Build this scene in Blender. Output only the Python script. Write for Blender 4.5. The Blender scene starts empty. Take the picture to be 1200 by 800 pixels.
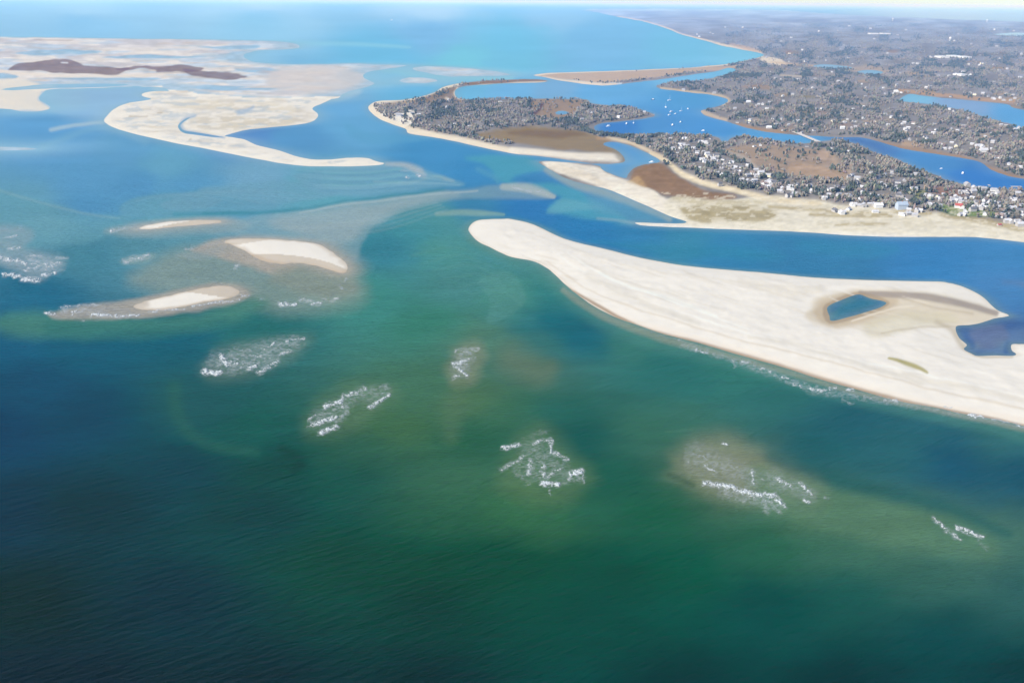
import bpy, math, random
import numpy as np
R = math.radians
random.seed(11)
rng = np.random.default_rng(11)
sc = bpy.context.scene
col = sc.collection

# ------------------------------------------------------------------ camera
H = 450.0                       # aircraft height in metres
F = 1039.0                      # focal length in photo pixels (1200 wide)
HZ = 1.2                        # horizon row at the middle of the photo
ROLL = 0.0105
PITCH = math.atan((400 - HZ) / F)
cd = bpy.data.cameras.new('camera'); cam = bpy.data.objects.new('camera', cd); col.objects.link(cam)
cd.sensor_fit = 'HORIZONTAL'; cd.sensor_width = 36.0; cd.lens = 36.0 * F / 1200.0
cd.clip_start = 1.0; cd.clip_end = 2.0e6
cam.location = (0, 0, H)
fw = np.array([0, math.cos(PITCH), -math.sin(PITCH)])
r0 = np.array([1.0, 0, 0]); u0 = np.array([0, math.sin(PITCH), math.cos(PITCH)])
rt = math.cos(ROLL) * r0 + math.sin(ROLL) * u0
up = -math.sin(ROLL) * r0 + math.cos(ROLL) * u0
import mathutils
cam.matrix_world = mathutils.Matrix(((rt[0], up[0], -fw[0], 0), (rt[1], up[1], -fw[1], 0), (rt[2], up[2], -fw[2], H), (0, 0, 0, 1)))
sc.camera = cam

# ------------------------------------------------------------------ light
SUN_EL, SUN_AZ = 33.0, 238.0    # azimuth clockwise from the view direction
world = bpy.data.worlds.new('World'); sc.world = world; world.use_nodes = True
nt = world.node_tree
sky = nt.nodes.new('ShaderNodeTexSky'); sky.sky_type = 'NISHITA'; sky.sun_disc = False
sky.sun_elevation = R(SUN_EL); sky.sun_rotation = R(SUN_AZ)
sky.air_density = 1.0; sky.dust_density = 0.1; sky.ozone_density = 3.0
bg = nt.nodes['Background']; bg.inputs[1].default_value = 0.07
tint = nt.nodes.new('ShaderNodeMix'); tint.data_type = 'RGBA'; tint.blend_type = 'MULTIPLY'; tint.inputs[0].default_value = 1.0
tint.inputs[7].default_value = (0.78, 0.92, 1.15, 1)      # a clear, cold late autumn sky
nt.links.new(sky.outputs[0], tint.inputs[6]); nt.links.new(tint.outputs[2], bg.inputs[0])
sd_ = bpy.data.lights.new('sun', 'SUN'); so = bpy.data.objects.new('sun', sd_); col.objects.link(so)
sd_.energy = 4.3; sd_.angle = R(0.5); sd_.color = (1.0, 0.955, 0.89)
sv = mathutils.Vector((math.sin(R(SUN_AZ)) * math.cos(R(SUN_EL)), math.cos(R(SUN_AZ)) * math.cos(R(SUN_EL)), math.sin(R(SUN_EL))))
so.rotation_euler = (-sv).to_track_quat('-Z', 'Y').to_euler()
sc.view_settings.view_transform = 'Standard'; sc.view_settings.look = 'None'
sc.view_settings.exposure = 0.85; sc.view_settings.gamma = 1.0
sc.render.engine = 'CYCLES'
sc.cycles.use_denoising = True
sc.cycles.max_bounces = 5; sc.cycles.volume_bounces = 1; sc.cycles.diffuse_bounces = 2
sc.cycles.glossy_bounces = 2; sc.cycles.transparent_max_bounces = 12
sc.cycles.caustics_reflective = False; sc.cycles.caustics_refractive = False

# air: density of the haze per metre, and how it tints
HAZE = 4.0e-5
HAZE_COL = (0.23, 0.50, 1.0, 1)       # blue light scatters most

# ------------------------------------------------------------------ projection between photo pixels and the sea level
def ground(x, y, z=0.0):
    x = np.asarray(x, float); y = np.asarray(y, float)
    dx = (x - 600) / F; dy = (400 - y) / F
    d = fw[None] + dx.reshape(-1, 1) * rt[None] + dy.reshape(-1, 1) * up[None]
    dz = np.minimum(d[:, 2], -1e-3)
    t = (z - H) / dz
    return d[:, :2] * t[:, None]
def project(X, Y, Z=0.0):
    P = np.stack([X, Y, np.zeros_like(X) + Z - H], -1)
    zc = P @ fw
    return 600 + F * (P @ rt) / zc, 400 - F * (P @ up) / zc

# ------------------------------------------------------------------ numpy noise
def _hash(ix, iy, s):
    h = (ix.astype(np.int64) * 374761393 + iy.astype(np.int64) * 668265263 + s * 982451653) & 0x7fffffff
    h = ((h ^ (h >> 13)) * 1274126177) & 0x7fffffff
    return ((h ^ (h >> 16)) & 0xffff) / 65535.0
def vnoise(x, y, s=0):
    ix = np.floor(x); iy = np.floor(y); fx = x - ix; fy = y - iy
    fx = fx * fx * fx * (fx * (fx * 6 - 15) + 10); fy = fy * fy * fy * (fy * (fy * 6 - 15) + 10)
    a = _hash(ix, iy, s); b = _hash(ix + 1, iy, s); c = _hash(ix, iy + 1, s); d = _hash(ix + 1, iy + 1, s)
    return (a * (1 - fx) + b * fx) * (1 - fy) + (c * (1 - fx) + d * fx) * fy
def fbm(x, y, o=4, s=0, g=0.5):
    t = 0; a = 1; n = 0
    for k in range(o):
        t = t + a * vnoise(x * 2 ** k + 17.3 * k, y * 2 ** k - 9.1 * k, s + k); n += a; a *= g
    return t / n
def sstep(a, b, x):
    t = np.clip((x - a) / (b - a), 0, 1); return t * t * (3 - 2 * t)

# ------------------------------------------------------------------ curves and distances
def spline(P, n=4, closed=True):
    P = np.asarray(P, float); N = len(P); out = []
    for i in range(N if closed else N - 1):
        if closed: a, b, c, d = P[i - 1], P[i], P[(i + 1) % N], P[(i + 2) % N]
        else: a, b, c, d = P[max(i - 1, 0)], P[i], P[i + 1], P[min(i + 2, N - 1)]
        for k in range(n):
            t = k / n
            out.append(0.5 * (2 * b + (c - a) * t + (2 * a - 5 * b + 4 * c - d) * t * t + (3 * b - a - 3 * c + d) * t ** 3))
    if not closed: out.append(P[-1])
    return np.array(out)
def sdf(poly, Q):
    """signed distance, positive inside"""
    d2 = np.full(len(Q), 1e30); ins = np.zeros(len(Q), bool)
    qx, qy = Q[:, 0], Q[:, 1]
    for i in range(len(poly)):
        a = poly[i - 1]; b = poly[i]; e = b - a; L = e @ e
        if L < 1e-12: continue
        wx = qx - a[0]; wy = qy - a[1]
        t = np.clip((wx * e[0] + wy * e[1]) / L, 0, 1)
        ux = wx - t * e[0]; uy = wy - t * e[1]
        np.minimum(d2, ux * ux + uy * uy, out=d2)
        if a[1] != b[1]:
            c = (a[1] > qy) != (b[1] > qy)
            ins ^= c & (qx < a[0] + (qy - a[1]) * e[0] / e[1])
    d = np.sqrt(d2)
    return np.where(ins, d, -d)
def linedist(L, Q):
    """smallest distance to a polyline of (x, y, r), measured in its own radius"""
    best = np.full(len(Q), 1e9)
    L = np.asarray(L, float)
    for i in range(max(1, len(L) - 1)):
        a = L[i]; b = L[min(i + 1, len(L) - 1)]
        e = b[:2] - a[:2]; LL = max(e @ e, 1e-9)
        w = Q - a[:2]; t = np.clip((w @ e) / LL, 0, 1)
        u = w - t[:, None] * e
        np.minimum(best, np.hypot(u[:, 0], u[:, 1]) / (a[2] + (b[2] - a[2]) * t), out=best)
    return best

# ------------------------------------------------------------------ photo colour -> surface colour (takes off rendered air and reflection; the sea keeps painted sky blue)
def lin(c):
    c = np.asarray(c, float) / 255.0
    return np.where(c <= 0.04045, c / 12.92, ((c + 0.055) / 1.055) ** 2.4)
#CALTABLES
CAL_D = np.log([500, 1000, 2000, 4000, 8000, 16000, 32000, 64000, 128000])
CAL_LAND_H = np.array([[0.0127,0.0193,0.0343],[0.0176,0.0290,0.0545],[0.0277,0.0483,0.0930],[0.0441,0.0815,0.1633],[0.0727,0.1420,0.2822],[0.1147,0.2260,0.4287],[0.1888,0.3606,0.6298],[0.3127,0.5426,0.8330],[0.4601,0.7027,0.8935]])
CAL_LAND_G = np.array([[1.4401,1.4791,1.6301],[1.4278,1.4649,1.6059],[1.4078,1.4337,1.5518],[1.3821,1.3939,1.4770],[1.3442,1.3243,1.3482],[1.2961,1.2313,1.1979],[1.2148,1.0940,1.0289],[1.0401,0.9272,0.7942],[1.0298,0.8086,0.7194]])
CAL_SEA_H = np.array([[0.0071,0.0134,0.0276],[0.0127,0.0235,0.0477],[0.0223,0.0423,0.0842],[0.0388,0.0784,0.1581],[0.0715,0.1426,0.2821],[0.1199,0.2303,0.4245],[0.1948,0.3635,0.6283],[0.3154,0.5431,0.8299],[0.4631,0.7153,0.8924]])
CAL_SEA_G = np.array([[1.3012,1.3429,1.4827],[1.3376,1.3797,1.5154],[1.3750,1.4022,1.5181],[1.3753,1.3865,1.4701],[1.3374,1.3201,1.3371],[1.2813,1.2241,1.1962],[1.2025,1.0852,1.0129],[1.0217,0.9068,0.8003],[1.0098,0.7659,0.7021]])
#ENDCAL
def unair(lc, D, Ht, Gt, lo, hi):
    ld = np.log(D); out = np.empty_like(lc)
    for k in range(3):
        h = np.interp(ld, CAL_D, Ht[:, k]); g = np.interp(ld, CAL_D, Gt[:, k])
        out[:, k] = np.clip((lc[:, k] - h) / g, lo, hi)
    return out

# ------------------------------------------------------------------ the sheet of sample points all surfaces share (finer near the camera)
us = np.concatenate([np.linspace(-1.7, -0.76, 40, endpoint=False), np.linspace(-0.76, 0.76, 1280), np.linspace(0.76, 1.7, 41)[1:]])
yc = np.concatenate([np.linspace(700, 440, 16, endpoint=False), np.linspace(440, -290, 590, endpoint=False),
                     np.linspace(-290, -(400 - HZ) + 8, 170, endpoint=False), np.linspace(-(400 - HZ) + 8, -(400 - HZ) + 1.35, 14)])
dep = PITCH + np.arctan(yc / F)
Yr = H / np.tan(dep)
NR, NC = len(Yr), len(us)
GX = (us[None, :] * Yr[:, None]).ravel(); GY = np.repeat(Yr, NC)
PX, PY = project(GX, GY)
G2 = np.stack([GX, GY], -1); P2 = np.stack([PX, PY], -1)
GD = np.hypot(GX, GY)
N = len(GX)
print('grid', NR, NC, N)
wx = (fbm(PX / 34, PY / 16, 3, 50) - 0.5); wy = (fbm(PX / 34, PY / 16, 3, 60) - 0.5)       # wobble for soft borders

def nodes_of(px, py):
    g = ground(px, py); return idx_of(g[:, 0], g[:, 1])
YrN = -Yr                                     # decreasing y -> increasing for searchsorted
def idx_of(X, Y):
    r = np.clip(np.searchsorted(-Yr[::-1], -Y), 0, NR - 1); r = NR - 1 - r
    c = np.clip(np.searchsorted(us, X / np.maximum(Y, 1)), 0, NC - 1)
    return r * NC + c

# ------------------------------------------------------------------ helpers for objects
def link(o, parent=None):
    col.objects.link(o)
    if parent is not None: o.parent = parent
    return o
def tag(o, label=None, cat=None, group=None, kind=None):
    if label: o['label'] = label
    if cat: o['category'] = cat
    if group: o['group'] = group
    if kind: o['kind'] = kind
    return o
def np_mesh(name, V, faces4, mat, smooth=True):
    me = bpy.data.meshes.new(name)
    V = np.ascontiguousarray(V, np.float32); f = np.ascontiguousarray(faces4, np.int32)
    k = f.shape[1]
    me.vertices.add(len(V)); me.vertices.foreach_set('co', V.ravel())
    me.loops.add(f.size); me.loops.foreach_set('vertex_index', f.ravel())
    me.polygons.add(len(f)); me.polygons.foreach_set('loop_start', np.arange(0, f.size, k, dtype=np.int32))
    me.polygons.foreach_set('use_smooth', np.full(len(f), smooth))
    me.update(calc_edges=True)
    if mat: me.materials.append(mat)
    return me
def add_col(me, name, rgb):
    a = me.attributes.new(name, 'FLOAT_COLOR', 'POINT')
    a.data.foreach_set('color', np.concatenate([rgb, np.ones((len(rgb), 1))], 1).astype(np.float32).ravel())
def add_float(me, name, v):
    a = me.attributes.new(name, 'FLOAT', 'POINT'); a.data.foreach_set('value', np.ascontiguousarray(v, np.float32))
IDX = np.arange(N).reshape(NR, NC)
QUADS = np.stack([IDX[:-1, :-1], IDX[:-1, 1:], IDX[1:, 1:], IDX[1:, :-1]], -1).reshape(-1, 4)

class Mat:
    def __init__(s, name):
        s.m = bpy.data.materials.new(name); s.m.use_nodes = True; s.t = s.m.node_tree
        s.b = s.t.nodes['Principled BSDF']
    def n(s, kind, **kw):
        n = s.t.nodes.new('ShaderNode' + kind)
        for k, v in kw.items():
            if k.startswith('i_'): n.inputs[k[2:].replace('_', ' ')].default_value = v
            else: setattr(n, k, v)
        return n
    def l(s, a, b): s.t.links.new(a, b)
    def mix(s, a, b, f, mode='MIX'):
        n = s.n('Mix', data_type='RGBA', blend_type=mode)
        for sock, v in ((n.inputs[0], f), (n.inputs[6], a), (n.inputs[7], b)):
            if hasattr(v, 'is_output'): s.l(v, sock)
            else: sock.default_value = v
        return n.outputs[2]
    def math(s, op, a, b=0.0, c=None):
        n = s.n('Math', operation=op)
        for sock, v in zip(n.inputs, (a, b) if c is None else (a, b, c)):
            if hasattr(v, 'is_output'): s.l(v, sock)
            else: sock.default_value = v
        return n.outputs[0]
    def noise(s, scale, detail=3, rough=0.55, vec=None, mapscale=None, rot=0):
        g = s.n('NewGeometry')
        v = g.outputs['Position'] if vec is None else vec
        if mapscale or rot:
            mp = s.n('Mapping', vector_type='TEXTURE'); s.l(v, mp.inputs['Vector']); mp.inputs['Rotation'].default_value = (0, 0, rot)
            mp.inputs['Scale'].default_value = [1 / q for q in (mapscale or (1, 1, 1))]; v = mp.outputs[0]
        n = s.n('TexNoise'); n.inputs['Scale'].default_value = scale; n.inputs['Detail'].default_value = detail
        n.inputs['Roughness'].default_value = rough; s.l(v, n.inputs['Vector'])
        return n.outputs[0]
def plain(name, rgb, rough=0.8, var=0.25, scale=0.35):
    m = Mat(name)
    nz = m.noise(scale, 4)
    f = m.math('MULTIPLY_ADD', nz, 2 * var, 1 - var)
    cb = m.n('CombineColor'); 
    for k in range(3): m.l(f, cb.inputs[k])
    c = m.mix((*rgb, 1), cb.outputs[0], 1.0, 'MULTIPLY')
    m.l(c, m.b.inputs['Base Color']); m.b.inputs['Roughness'].default_value = rough
    m.b.inputs['Specular IOR Level'].default_value = 0.3
    return m.m

# ------------------------------------------------------------------ outlines of the land, traced in photo pixels and laid on the ground
SPIT = [(549,269),(552,263),(559,258.5),(572,257),(590,256.5),(600,257),(625,263),(662,280),(710,292),(750,302),(800,311),(850,316),(900,320),(950,325),(1000,327.5),
        (1050,329),(1100,330),(1112,331.5),(1126,335),(1140,341),(1152,348),(1161,357),(1170,364),(1182,369),(1178,371),(1165,373),(1150,378),(1137,380.5),(1122,381.5),(1120,386),(1124,396),(1133,404),
        (1129,409),(1138,414),(1146,417),(1168,416.5),(1187,417),(1191,414.5),(1186,410.5),(1186,403.5),(1200,403),(1260,401),(1330,405),(1420,408),(1600,415),
        (1600,600),(1400,553),(1300,526),(1200,499),(1170,492),(1125,484),(1100,478),(1050,469),(1000,455),(960,444),(930,434),(900,425),(860,414),(820,402),(780,392),(745,380),(720,371),
        (695,358),(675,344),(662,333),(655,326),(648,319.5),(641,314),(625,306),(599,301),(587,296),(575,290),(562,284),(554,277)]
SPIT_POND = [(969,361),(975,356),(987,351),(1000,346),(1008,345),(1020,349.5),(1032,352),(1039,355),(1032,360),(1017,365),(1000,370),(975,376),(972,370)]
BAR1 = [(263,283.5),(275,280),(300,279.5),(330,281),(360,284),(375,287),(390,296),(402,305),(407,313),(404,319),(395,318.5),(380,314),(365,310),(345,308),(330,309),(310,306),(300,302),(285,293),(272,287)]
BAR2 = [(156,359),(170,353),(200,346),(225,340),(250,335.5),(268,335),(275,338),(281,341),(279,345),(265,350),(240,354),(210,360),(190,363),(168,363)]
BAR3 = [(163,267.5),(175,263.5),(200,259.5),(225,258),(255,258),(258,261),(230,263.5),(200,266),(175,268.5)]
HOOK = [(122,142),(127,134),(135,127),(150,121),(170,118),(178,116),(169,113.5),(166,110.5),(176,107.5),(195,107),(212,109),(222,113),(235,112),(270,115),(300,116.5),(350,116),(388,115),
        (378,121),(366,127),(373,135),(365,143),(340,147),(300,151),(285,153),(274,156),(263,159.5),(275,161.5),(288,164),(300,170),(325,176),(350,184),(367,187),(387,187),(412,185),(430,185.5),(440,189),(451,192),(437,194),
        (400,195),(350,194),(300,186),(250,176),(212,169),(175,161),(150,155),(132,149)]
HOOK_CREEK = [(231,136.5),(223,138),(213,145),(212,149),(216,153),(228,155),(250,158.5),(262,161),(246,160.5),(228,158),(215,156),(209,150),(210,145),(220,138)]
FLATS = [[(-260,40),(-60,42),(0,43.5),(60,44),(140,45),(250,47),(330,49),(350,56),(300,60),(285,66),(300,73),(340,75.5),(400,75),(470,76),(466,79),(435,84),(425,90),(438,97),(430,102),(405,109),(385,117),(300,119),(240,116.5),(205,109.5),
          (190,103),(160,101.5),(120,103),(60,105),(52,108),(46,117),(58,124),(56,128.5),(30,131),(0,127),(-80,128),(-260,132)],
         [(484,81),(500,78),(540,79.5),(580,84),(599,88),(560,89.5),(520,89)], [(468,95),(480,91),(500,91.5),(513,95),(500,97.5),(478,97.5)],
         [(-60,171),(0,172),(30,173),(43,174.5),(20,176),(-60,177)]]
FLAT_POOLS = [[(2,104.5),(40,100),(75,99),(120,98),(150,99),(130,101.5),(60,103.5),(15,106)], [(275,82),(310,80),(330,83),(300,86)], [(395,84),(425,82),(410,92),(420,98),(400,97)], [(270,62),(290,60),(282,68),(300,72),(270,70)],
              [(225,103),(250,100),(300,102),(360,104),(300,106.5),(250,107)], [(0,85),(14,86),(20,92),(-30,95)], [(60,92),(130,90),(190,93),(120,95)], [(120,66),(180,64),(240,67),(170,69)], [(20,62),(80,58),(120,60),(60,65)], [(230,55),(300,53),(290,58)]]
SOUTH = [(432,127),(434,123),(441,119),(452,118),(475,117),(495,113),(510,108),(515,104.5),(525,100.5),(545,97),(570,94.5),(600,93.5),(625,93),(641,94.5),(636,96.5),(600,97.5),(570,99),(545,101),(535,104.5),(533,110),(536,115),(546,116.8),(570,117),(600,116),
         (655,116),(687,117),(692,121),(710,123.5),(737,126),(755,130),(767,135),(760,138),(740,141),(720,143),(703,145),(696,150),(707,157),(750,159),(795,158),(825,159),(841,161),(845,165),(851,168.5),(855,163),(865,159.5),(875,160),
         (900,164),(937,168.5),(960,166),(983,164.5),(1007,170),(1030,181),(1050,186),(1062,192),(1080,200),(1100,206),(1107,210),(1125,215),(1150,220),(1175,222),(1200,223),(1300,236),(1600,270),(1600,350),(1400,312),(1260,293),
         (1200,284),(1162,279.5),(1137,277.5),(1100,277.5),(1050,277.5),(1000,276),(950,272.5),(900,270),(850,268.5),(825,267.5),(787,266),(755,264.5),(745,262),(748,260.8),(775,261.8),(805,261),(787,254),(762,243),(737,232),(712,222),
         (687,216),(668,211),(655,205),(642,197),(631,190),(640,189),(662,190),(687,192),(702,194.5),(705,198),(714,203),(733,209),(736,204),(745,196),(757,192.5),(770,191),(773,187.5),(760,180),(742,172),(725,167),(712,166.5),(707,170),(722,176),(732,186),
         (727,191),(700,192),(675,189),(640,184),(622,182),(605,180.5),(575,175),(537,166.5),(512,161.5),(480,156.5),(475,151),(450,142),(437,134)]
NORTH = [(625,88),(650,85.5),(700,84),(750,82),(800,80),(825,78),(850,75.5),(875,71),(894,65.5),(887,61.5),(850,54.5),(825,47.5),(800,41),(785,35),(770,30),(750,24.5),(725,20),(700,14.5),(684,11.6),(760,10.8),(900,12.2),(1000,18),(1100,22.5),(1200,26),(1400,35),
         (1900,60),(1900,270),(1600,262),(1300,222),(1200,209.5),(1175,204),(1162,199),(1150,190.5),(1137,187),(1120,184),(1087,179),(1062,175),(1040,169),(1012,161.5),(985,161),(960,159.5),(935,158.5),(920,157),(900,155),(880,151),(865,147),(850,142),(832,137.5),(823,133),
         (822,129.5),(832,127),(848,122.5),(853,118.5),(850,115),(832,111),(812,109),(790,106),(774,104),(769,101),(780,97.5),(800,95),(825,94),(845,89),(862,83),(855,79.5),(837,84),(812,87.5),(775,93),(750,96),(720,99.5),(700,100),(665,96),(640,91)]
RPOND = [(1054,117.5),(1064,110.5),(1080,112),(1112,115.5),(1150,119),(1182,122.5),(1200,129),(1330,146),(1340,158),(1200,150.5),(1187,146),(1162,140),(1137,132),(1112,126),(1087,122),(1062,119.5)]
SPOND = [(652,131),(660,130),(668,132.5),(660,134.5),(652,134)]
FPONDS = [[(953,77.5),(965,75.5),(985,77),(1000,79.5),(985,80.5),(962,80)],[(1005,84),(1018,82),(1035,84.5),(1028,87.5),(1010,87)],[(1165,40.5),(1185,38.5),(1215,39.5),(1215,42),(1180,42)]]

def outline(P, n=4, wob=0.35, s=0):
    Q = spline(P, n)
    a = fbm(Q[:, 0] / 5.0, Q[:, 1] / 3.0, 3, 90 + s) - 0.5; b = fbm(Q[:, 0] / 5.0, Q[:, 1] / 3.0, 3, 95 + s) - 0.5
    Q = Q + np.stack([a * 4 * wob, b * 2 * wob], -1)
    return Q
SD = np.full(N, -1e6)            # signed distance to the nearest shore, all bodies
def body_sd(polys, holes=(), n=4, wob=0.35):
    out = np.full(N, -1e6)
    for k, p in enumerate(polys):
        q = outline(p, n, wob, k)
        lo = q.min(0) - (130, 40); hi = q.max(0) + (130, 40)
        sel = np.where((PX > lo[0]) & (PX < hi[0]) & (PY > lo[1]) & (PY < hi[1]) & (PY > 4))[0]
        out[sel] = np.maximum(out[sel], sdf(ground(q[:, 0], q[:, 1]), G2[sel]))
    for k, p in enumerate(holes):
        q = outline(p, n, wob * 0.6, 20 + k)
        lo = q.min(0) - (70, 30); hi = q.max(0) + (70, 30)
        sel = np.where((PX > lo[0]) & (PX < hi[0]) & (PY > lo[1]) & (PY < hi[1]))[0]
        out[sel] = np.minimum(out[sel], -sdf(ground(q[:, 0], q[:, 1]), G2[sel]))
    np.maximum(SD, out, out=SD)
    return out
sd_spit = body_sd([SPIT], [SPIT_POND], wob=0.2)
sd_bar = [body_sd([b], wob=0.75) for b in (BAR1, BAR2, BAR3)]
sd_hook = body_sd([HOOK], [HOOK_CREEK])
sd_flats = body_sd(FLATS, FLAT_POOLS[:1], wob=0.9)
sd_south = body_sd([SOUTH], [SPOND])
sd_north = body_sd([NORTH], [RPOND] + FPONDS, wob=0.5)

# ------------------------------------------------------------------ painting of cover and of shoals
def poly_w(P, soft, warp=1.0, n=4):
    q = spline(P, n); m = soft * 2 + 10 * warp
    lo = q.min(0) - m; hi = q.max(0) + m
    sel = np.where((PX > lo[0]) & (PX < hi[0]) & (PY > lo[1]) & (PY < hi[1]))[0]
    if len(sel) == 0: return sel, np.zeros(0)
    Q = P2[sel] + np.stack([wx[sel] * 12 * warp, wy[sel] * 6 * warp], -1)
    d = sdf(q, Q)
    return sel, sstep(-soft, soft, d)
def line_w(L, warp=0.5, hard=0.0):
    A = np.asarray(L, float); S = spline(A, 4, False) if len(A) > 2 else A
    m = A[:, 2].max() * 2.2 + 4
    lo = A[:, :2].min(0) - m; hi = A[:, :2].max(0) + m
    sel = np.where((PX > lo[0]) & (PX < hi[0]) & (PY > lo[1]) & (PY < hi[1]))[0]
    if len(sel) == 0: return sel, np.zeros(0)
    Q = P2[sel] + np.stack([wx[sel] * 8 * warp, wy[sel] * 4 * warp], -1)
    d = linedist(S, Q)
    return sel, 1 - sstep(hard, 1.9, d)
def paint(C, sw, rgb, op=1.0):
    sel, w = sw; w = (w * op)[:, None]
    C[sel] = C[sel] * (1 - w) + lin(rgb)[None] * w

# ---- sea: colours of the water by place (depth of the sand, silt, and the sky's blue reflection painted in), as seen in the photo
SEA = [(-300,10,160,218,248),(100,8,168,222,248),(300,5,180,226,250),(500,8,190,230,250),(650,14,150,210,244),(100,28,142,206,243),(300,30,140,208,243),(500,40,130,203,240),(600,50,122,200,237),(700,55,125,208,236),(800,65,126,198,236),(450,65,118,194,235),(600,72,122,198,233),(870,68,134,202,236),
 (1100,17,190,228,245),(1200,18,185,226,245),
 (-300,36,140,205,240),(540,100,108,182,226),(540,74,125,205,232),(400,120,98,168,220),(420,150,74,145,205),(350,165,80,150,205),(500,180,70,143,200),(560,200,58,138,196),(480,110,100,178,225),(700,107,102,174,230),(800,112,84,160,220),(780,140,70,145,215),(600,108,110,180,232),(720,150,62,130,205),(820,150,75,150,218),(800,88,125,190,235),
 (1090,190,58,130,208),(1150,210,58,128,205),(1200,216,60,130,205),(1020,168,75,125,190),(920,162,85,160,220),(1120,125,100,170,226),(1200,138,92,165,225),(1060,117,120,185,225),(970,78,150,190,225),
 (-300,120,110,175,220),(80,113,140,186,224),(120,112,136,184,224),(50,145,88,158,212),(150,175,88,156,204),(60,165,85,155,210),(100,210,82,150,202),(200,195,92,162,200),(300,208,86,160,194),(100,240,74,145,194),(-300,200,85,155,200),(40,235,90,155,188),(60,262,100,155,180),(220,215,78,148,195),(160,215,76,146,196),
 (370,215,85,160,184),(200,245,85,158,180),(150,295,76,140,164),(110,300,60,130,160),(50,345,42,112,145),(200,310,85,138,150),(-300,350,40,105,140),(285,160,80,140,205),
 (620,245,42,118,182),(550,242,50,125,172),(690,262,40,122,182),(520,255,70,145,160),(740,180,85,155,215),(750,188,95,160,210),
 (450,290,55,140,150),(490,270,55,138,158),(430,350,66,140,135),(550,330,70,140,136),(520,290,68,142,145),(500,380,60,130,115),(600,345,76,142,132),(640,350,50,125,130),(660,375,36,110,124),(680,392,30,100,120),(740,410,50,122,115),(780,425,45,115,108),(850,300,46,126,178),(700,285,38,118,178),(800,290,52,132,170),(750,275,45,125,178),(950,308,54,132,186),(1100,310,52,128,190),(1180,330,72,134,192),(1180,300,58,132,192),(1000,360,50,110,160),(1160,395,75,110,160),
 (100,300,62,130,155),(100,395,30,100,122),(0,400,38,104,132),(200,390,30,100,118),(300,385,45,115,115),(30,450,35,92,112),(100,480,24,80,98),(0,500,18,74,98),(0,600,10,58,74),(0,700,8,48,58),(0,800,6,40,50),(200,700,0,50,60),(200,550,14,74,82),(300,500,30,95,86),(230,470,40,98,96),(300,600,5,66,66),(330,550,14,78,70),(400,560,30,90,76),(420,530,50,104,82),(400,640,9,68,62),(-300,700,8,48,60),(-300,500,18,72,98),
 (300,795,0,40,47),(100,795,2,38,48),(500,795,0,42,46),(500,700,0,58,52),(600,600,60,114,72),(550,560,62,112,84),(500,450,74,124,92),(470,500,70,118,80),(560,400,84,132,112),(560,470,82,124,88),(620,430,76,120,102),(600,480,58,114,86),(650,480,40,105,92),(680,510,28,94,86),(700,600,44,100,78),(640,620,60,110,76),(540,610,48,100,74),(600,655,28,90,62),(650,662,14,74,62),(700,700,5,70,60),(800,795,0,50,50),(720,560,32,96,78),(760,500,58,114,92),(800,480,64,120,102),(800,455,46,116,108),(900,470,50,115,108),(860,435,55,125,112),(1000,500,40,100,108),(1050,530,24,80,106),(1120,540,32,90,110),(1200,550,34,90,106),(1180,518,58,118,116),(960,520,38,102,104),
 (850,550,112,132,102),(950,600,80,120,92),(1050,620,86,124,98),(1150,640,80,120,102),(1000,640,72,114,92),(900,640,42,100,76),(1000,690,24,84,76),(1100,670,58,105,92),(1200,680,50,96,92),(900,700,9,70,66),(800,650,24,90,68),(760,600,30,94,68),(1200,795,0,52,56),(1000,795,0,46,50),(1100,730,12,68,70),(1500,795,0,52,56),(1500,600,30,84,100),(1500,330,70,134,192)]
S = np.array(SEA, float)
MEAS = [(100,210,97,160,204),(300,208,118,169,200),(420,150,105,170,215),(500,180,78,150,202),(450,290,60,132,152),(550,330,77,138,140),(200,310,100,150,165),(30,450,28,82,112),(300,500,33,95,90),(500,450,70,118,98),
 (650,400,58,116,116),(740,410,62,124,118),(1050,530,46,104,115),(1000,640,62,104,92),(550,510,40,98,80),(780,148,90,155,216),(1090,190,88,150,210),(1120,122,140,175,218),(500,40,131,191,236),(300,25,148,205,240),(700,50,130,193,237),(650,105,128,180,224),
 (500,4,184,223,250),(100,597,6,52,66),(20,697,2,41,49),(600,647,9,64,56),(600,597,58,107,77),(950,307,62,130,175),(500,655,8,66,56),(710,655,10,68,62),(400,655,6,66,60),(800,665,16,78,66),(560,654,9,66,58),(640,656,10,68,58)]
def sea_rgb(c, y):
    c = np.asarray(c, float)
    a = sstep(60, 130, y) * (1 - sstep(300, 360, y)); k = sstep(360, 430, y)
    return np.clip(c + a * np.array([14, 7, 2]) + k * np.array([-1, -5, 3]) + (1 - sstep(20, 60, y)) * np.array([4, -4, 0]), 0, 255)
KEEP = [t for t in S if min(math.hypot(t[0] - m_[0], (t[1] - m_[1]) * 1.5) for m_ in MEAS) > 24]
S = np.array([(t[0], t[1], *sea_rgb(t[2:5], t[1])) for t in KEEP] + MEAS, float)
S[:, 3] += 6 * sstep(540, 620, S[:, 1]); S[:, 4] += 4 * sstep(540, 620, S[:, 1])
C_sea = np.zeros((N, 3)); Wt = np.zeros(N)
wxx = PX + wx * 22; wyy = PY + wy * 11
for s_ in S:
    d2 = ((wxx - s_[0]) * 0.55) ** 2 + (wyy - s_[1]) ** 2
    w = 1.0 / (d2 + 14 + (1300 + 1000 * sstep(640, 780, s_[1])) * (max(s_[1], 0) / 800) ** 2) ** 2.0
    C_sea += w[:, None] * lin(s_[2:5])[None]; Wt += w
C_sea /= Wt[:, None]
PW = lambda *a, **k: poly_w(*a, **k)
sea = lambda sw, rgb, op=1.0: paint(C_sea, sw, rgb, op)
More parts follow.
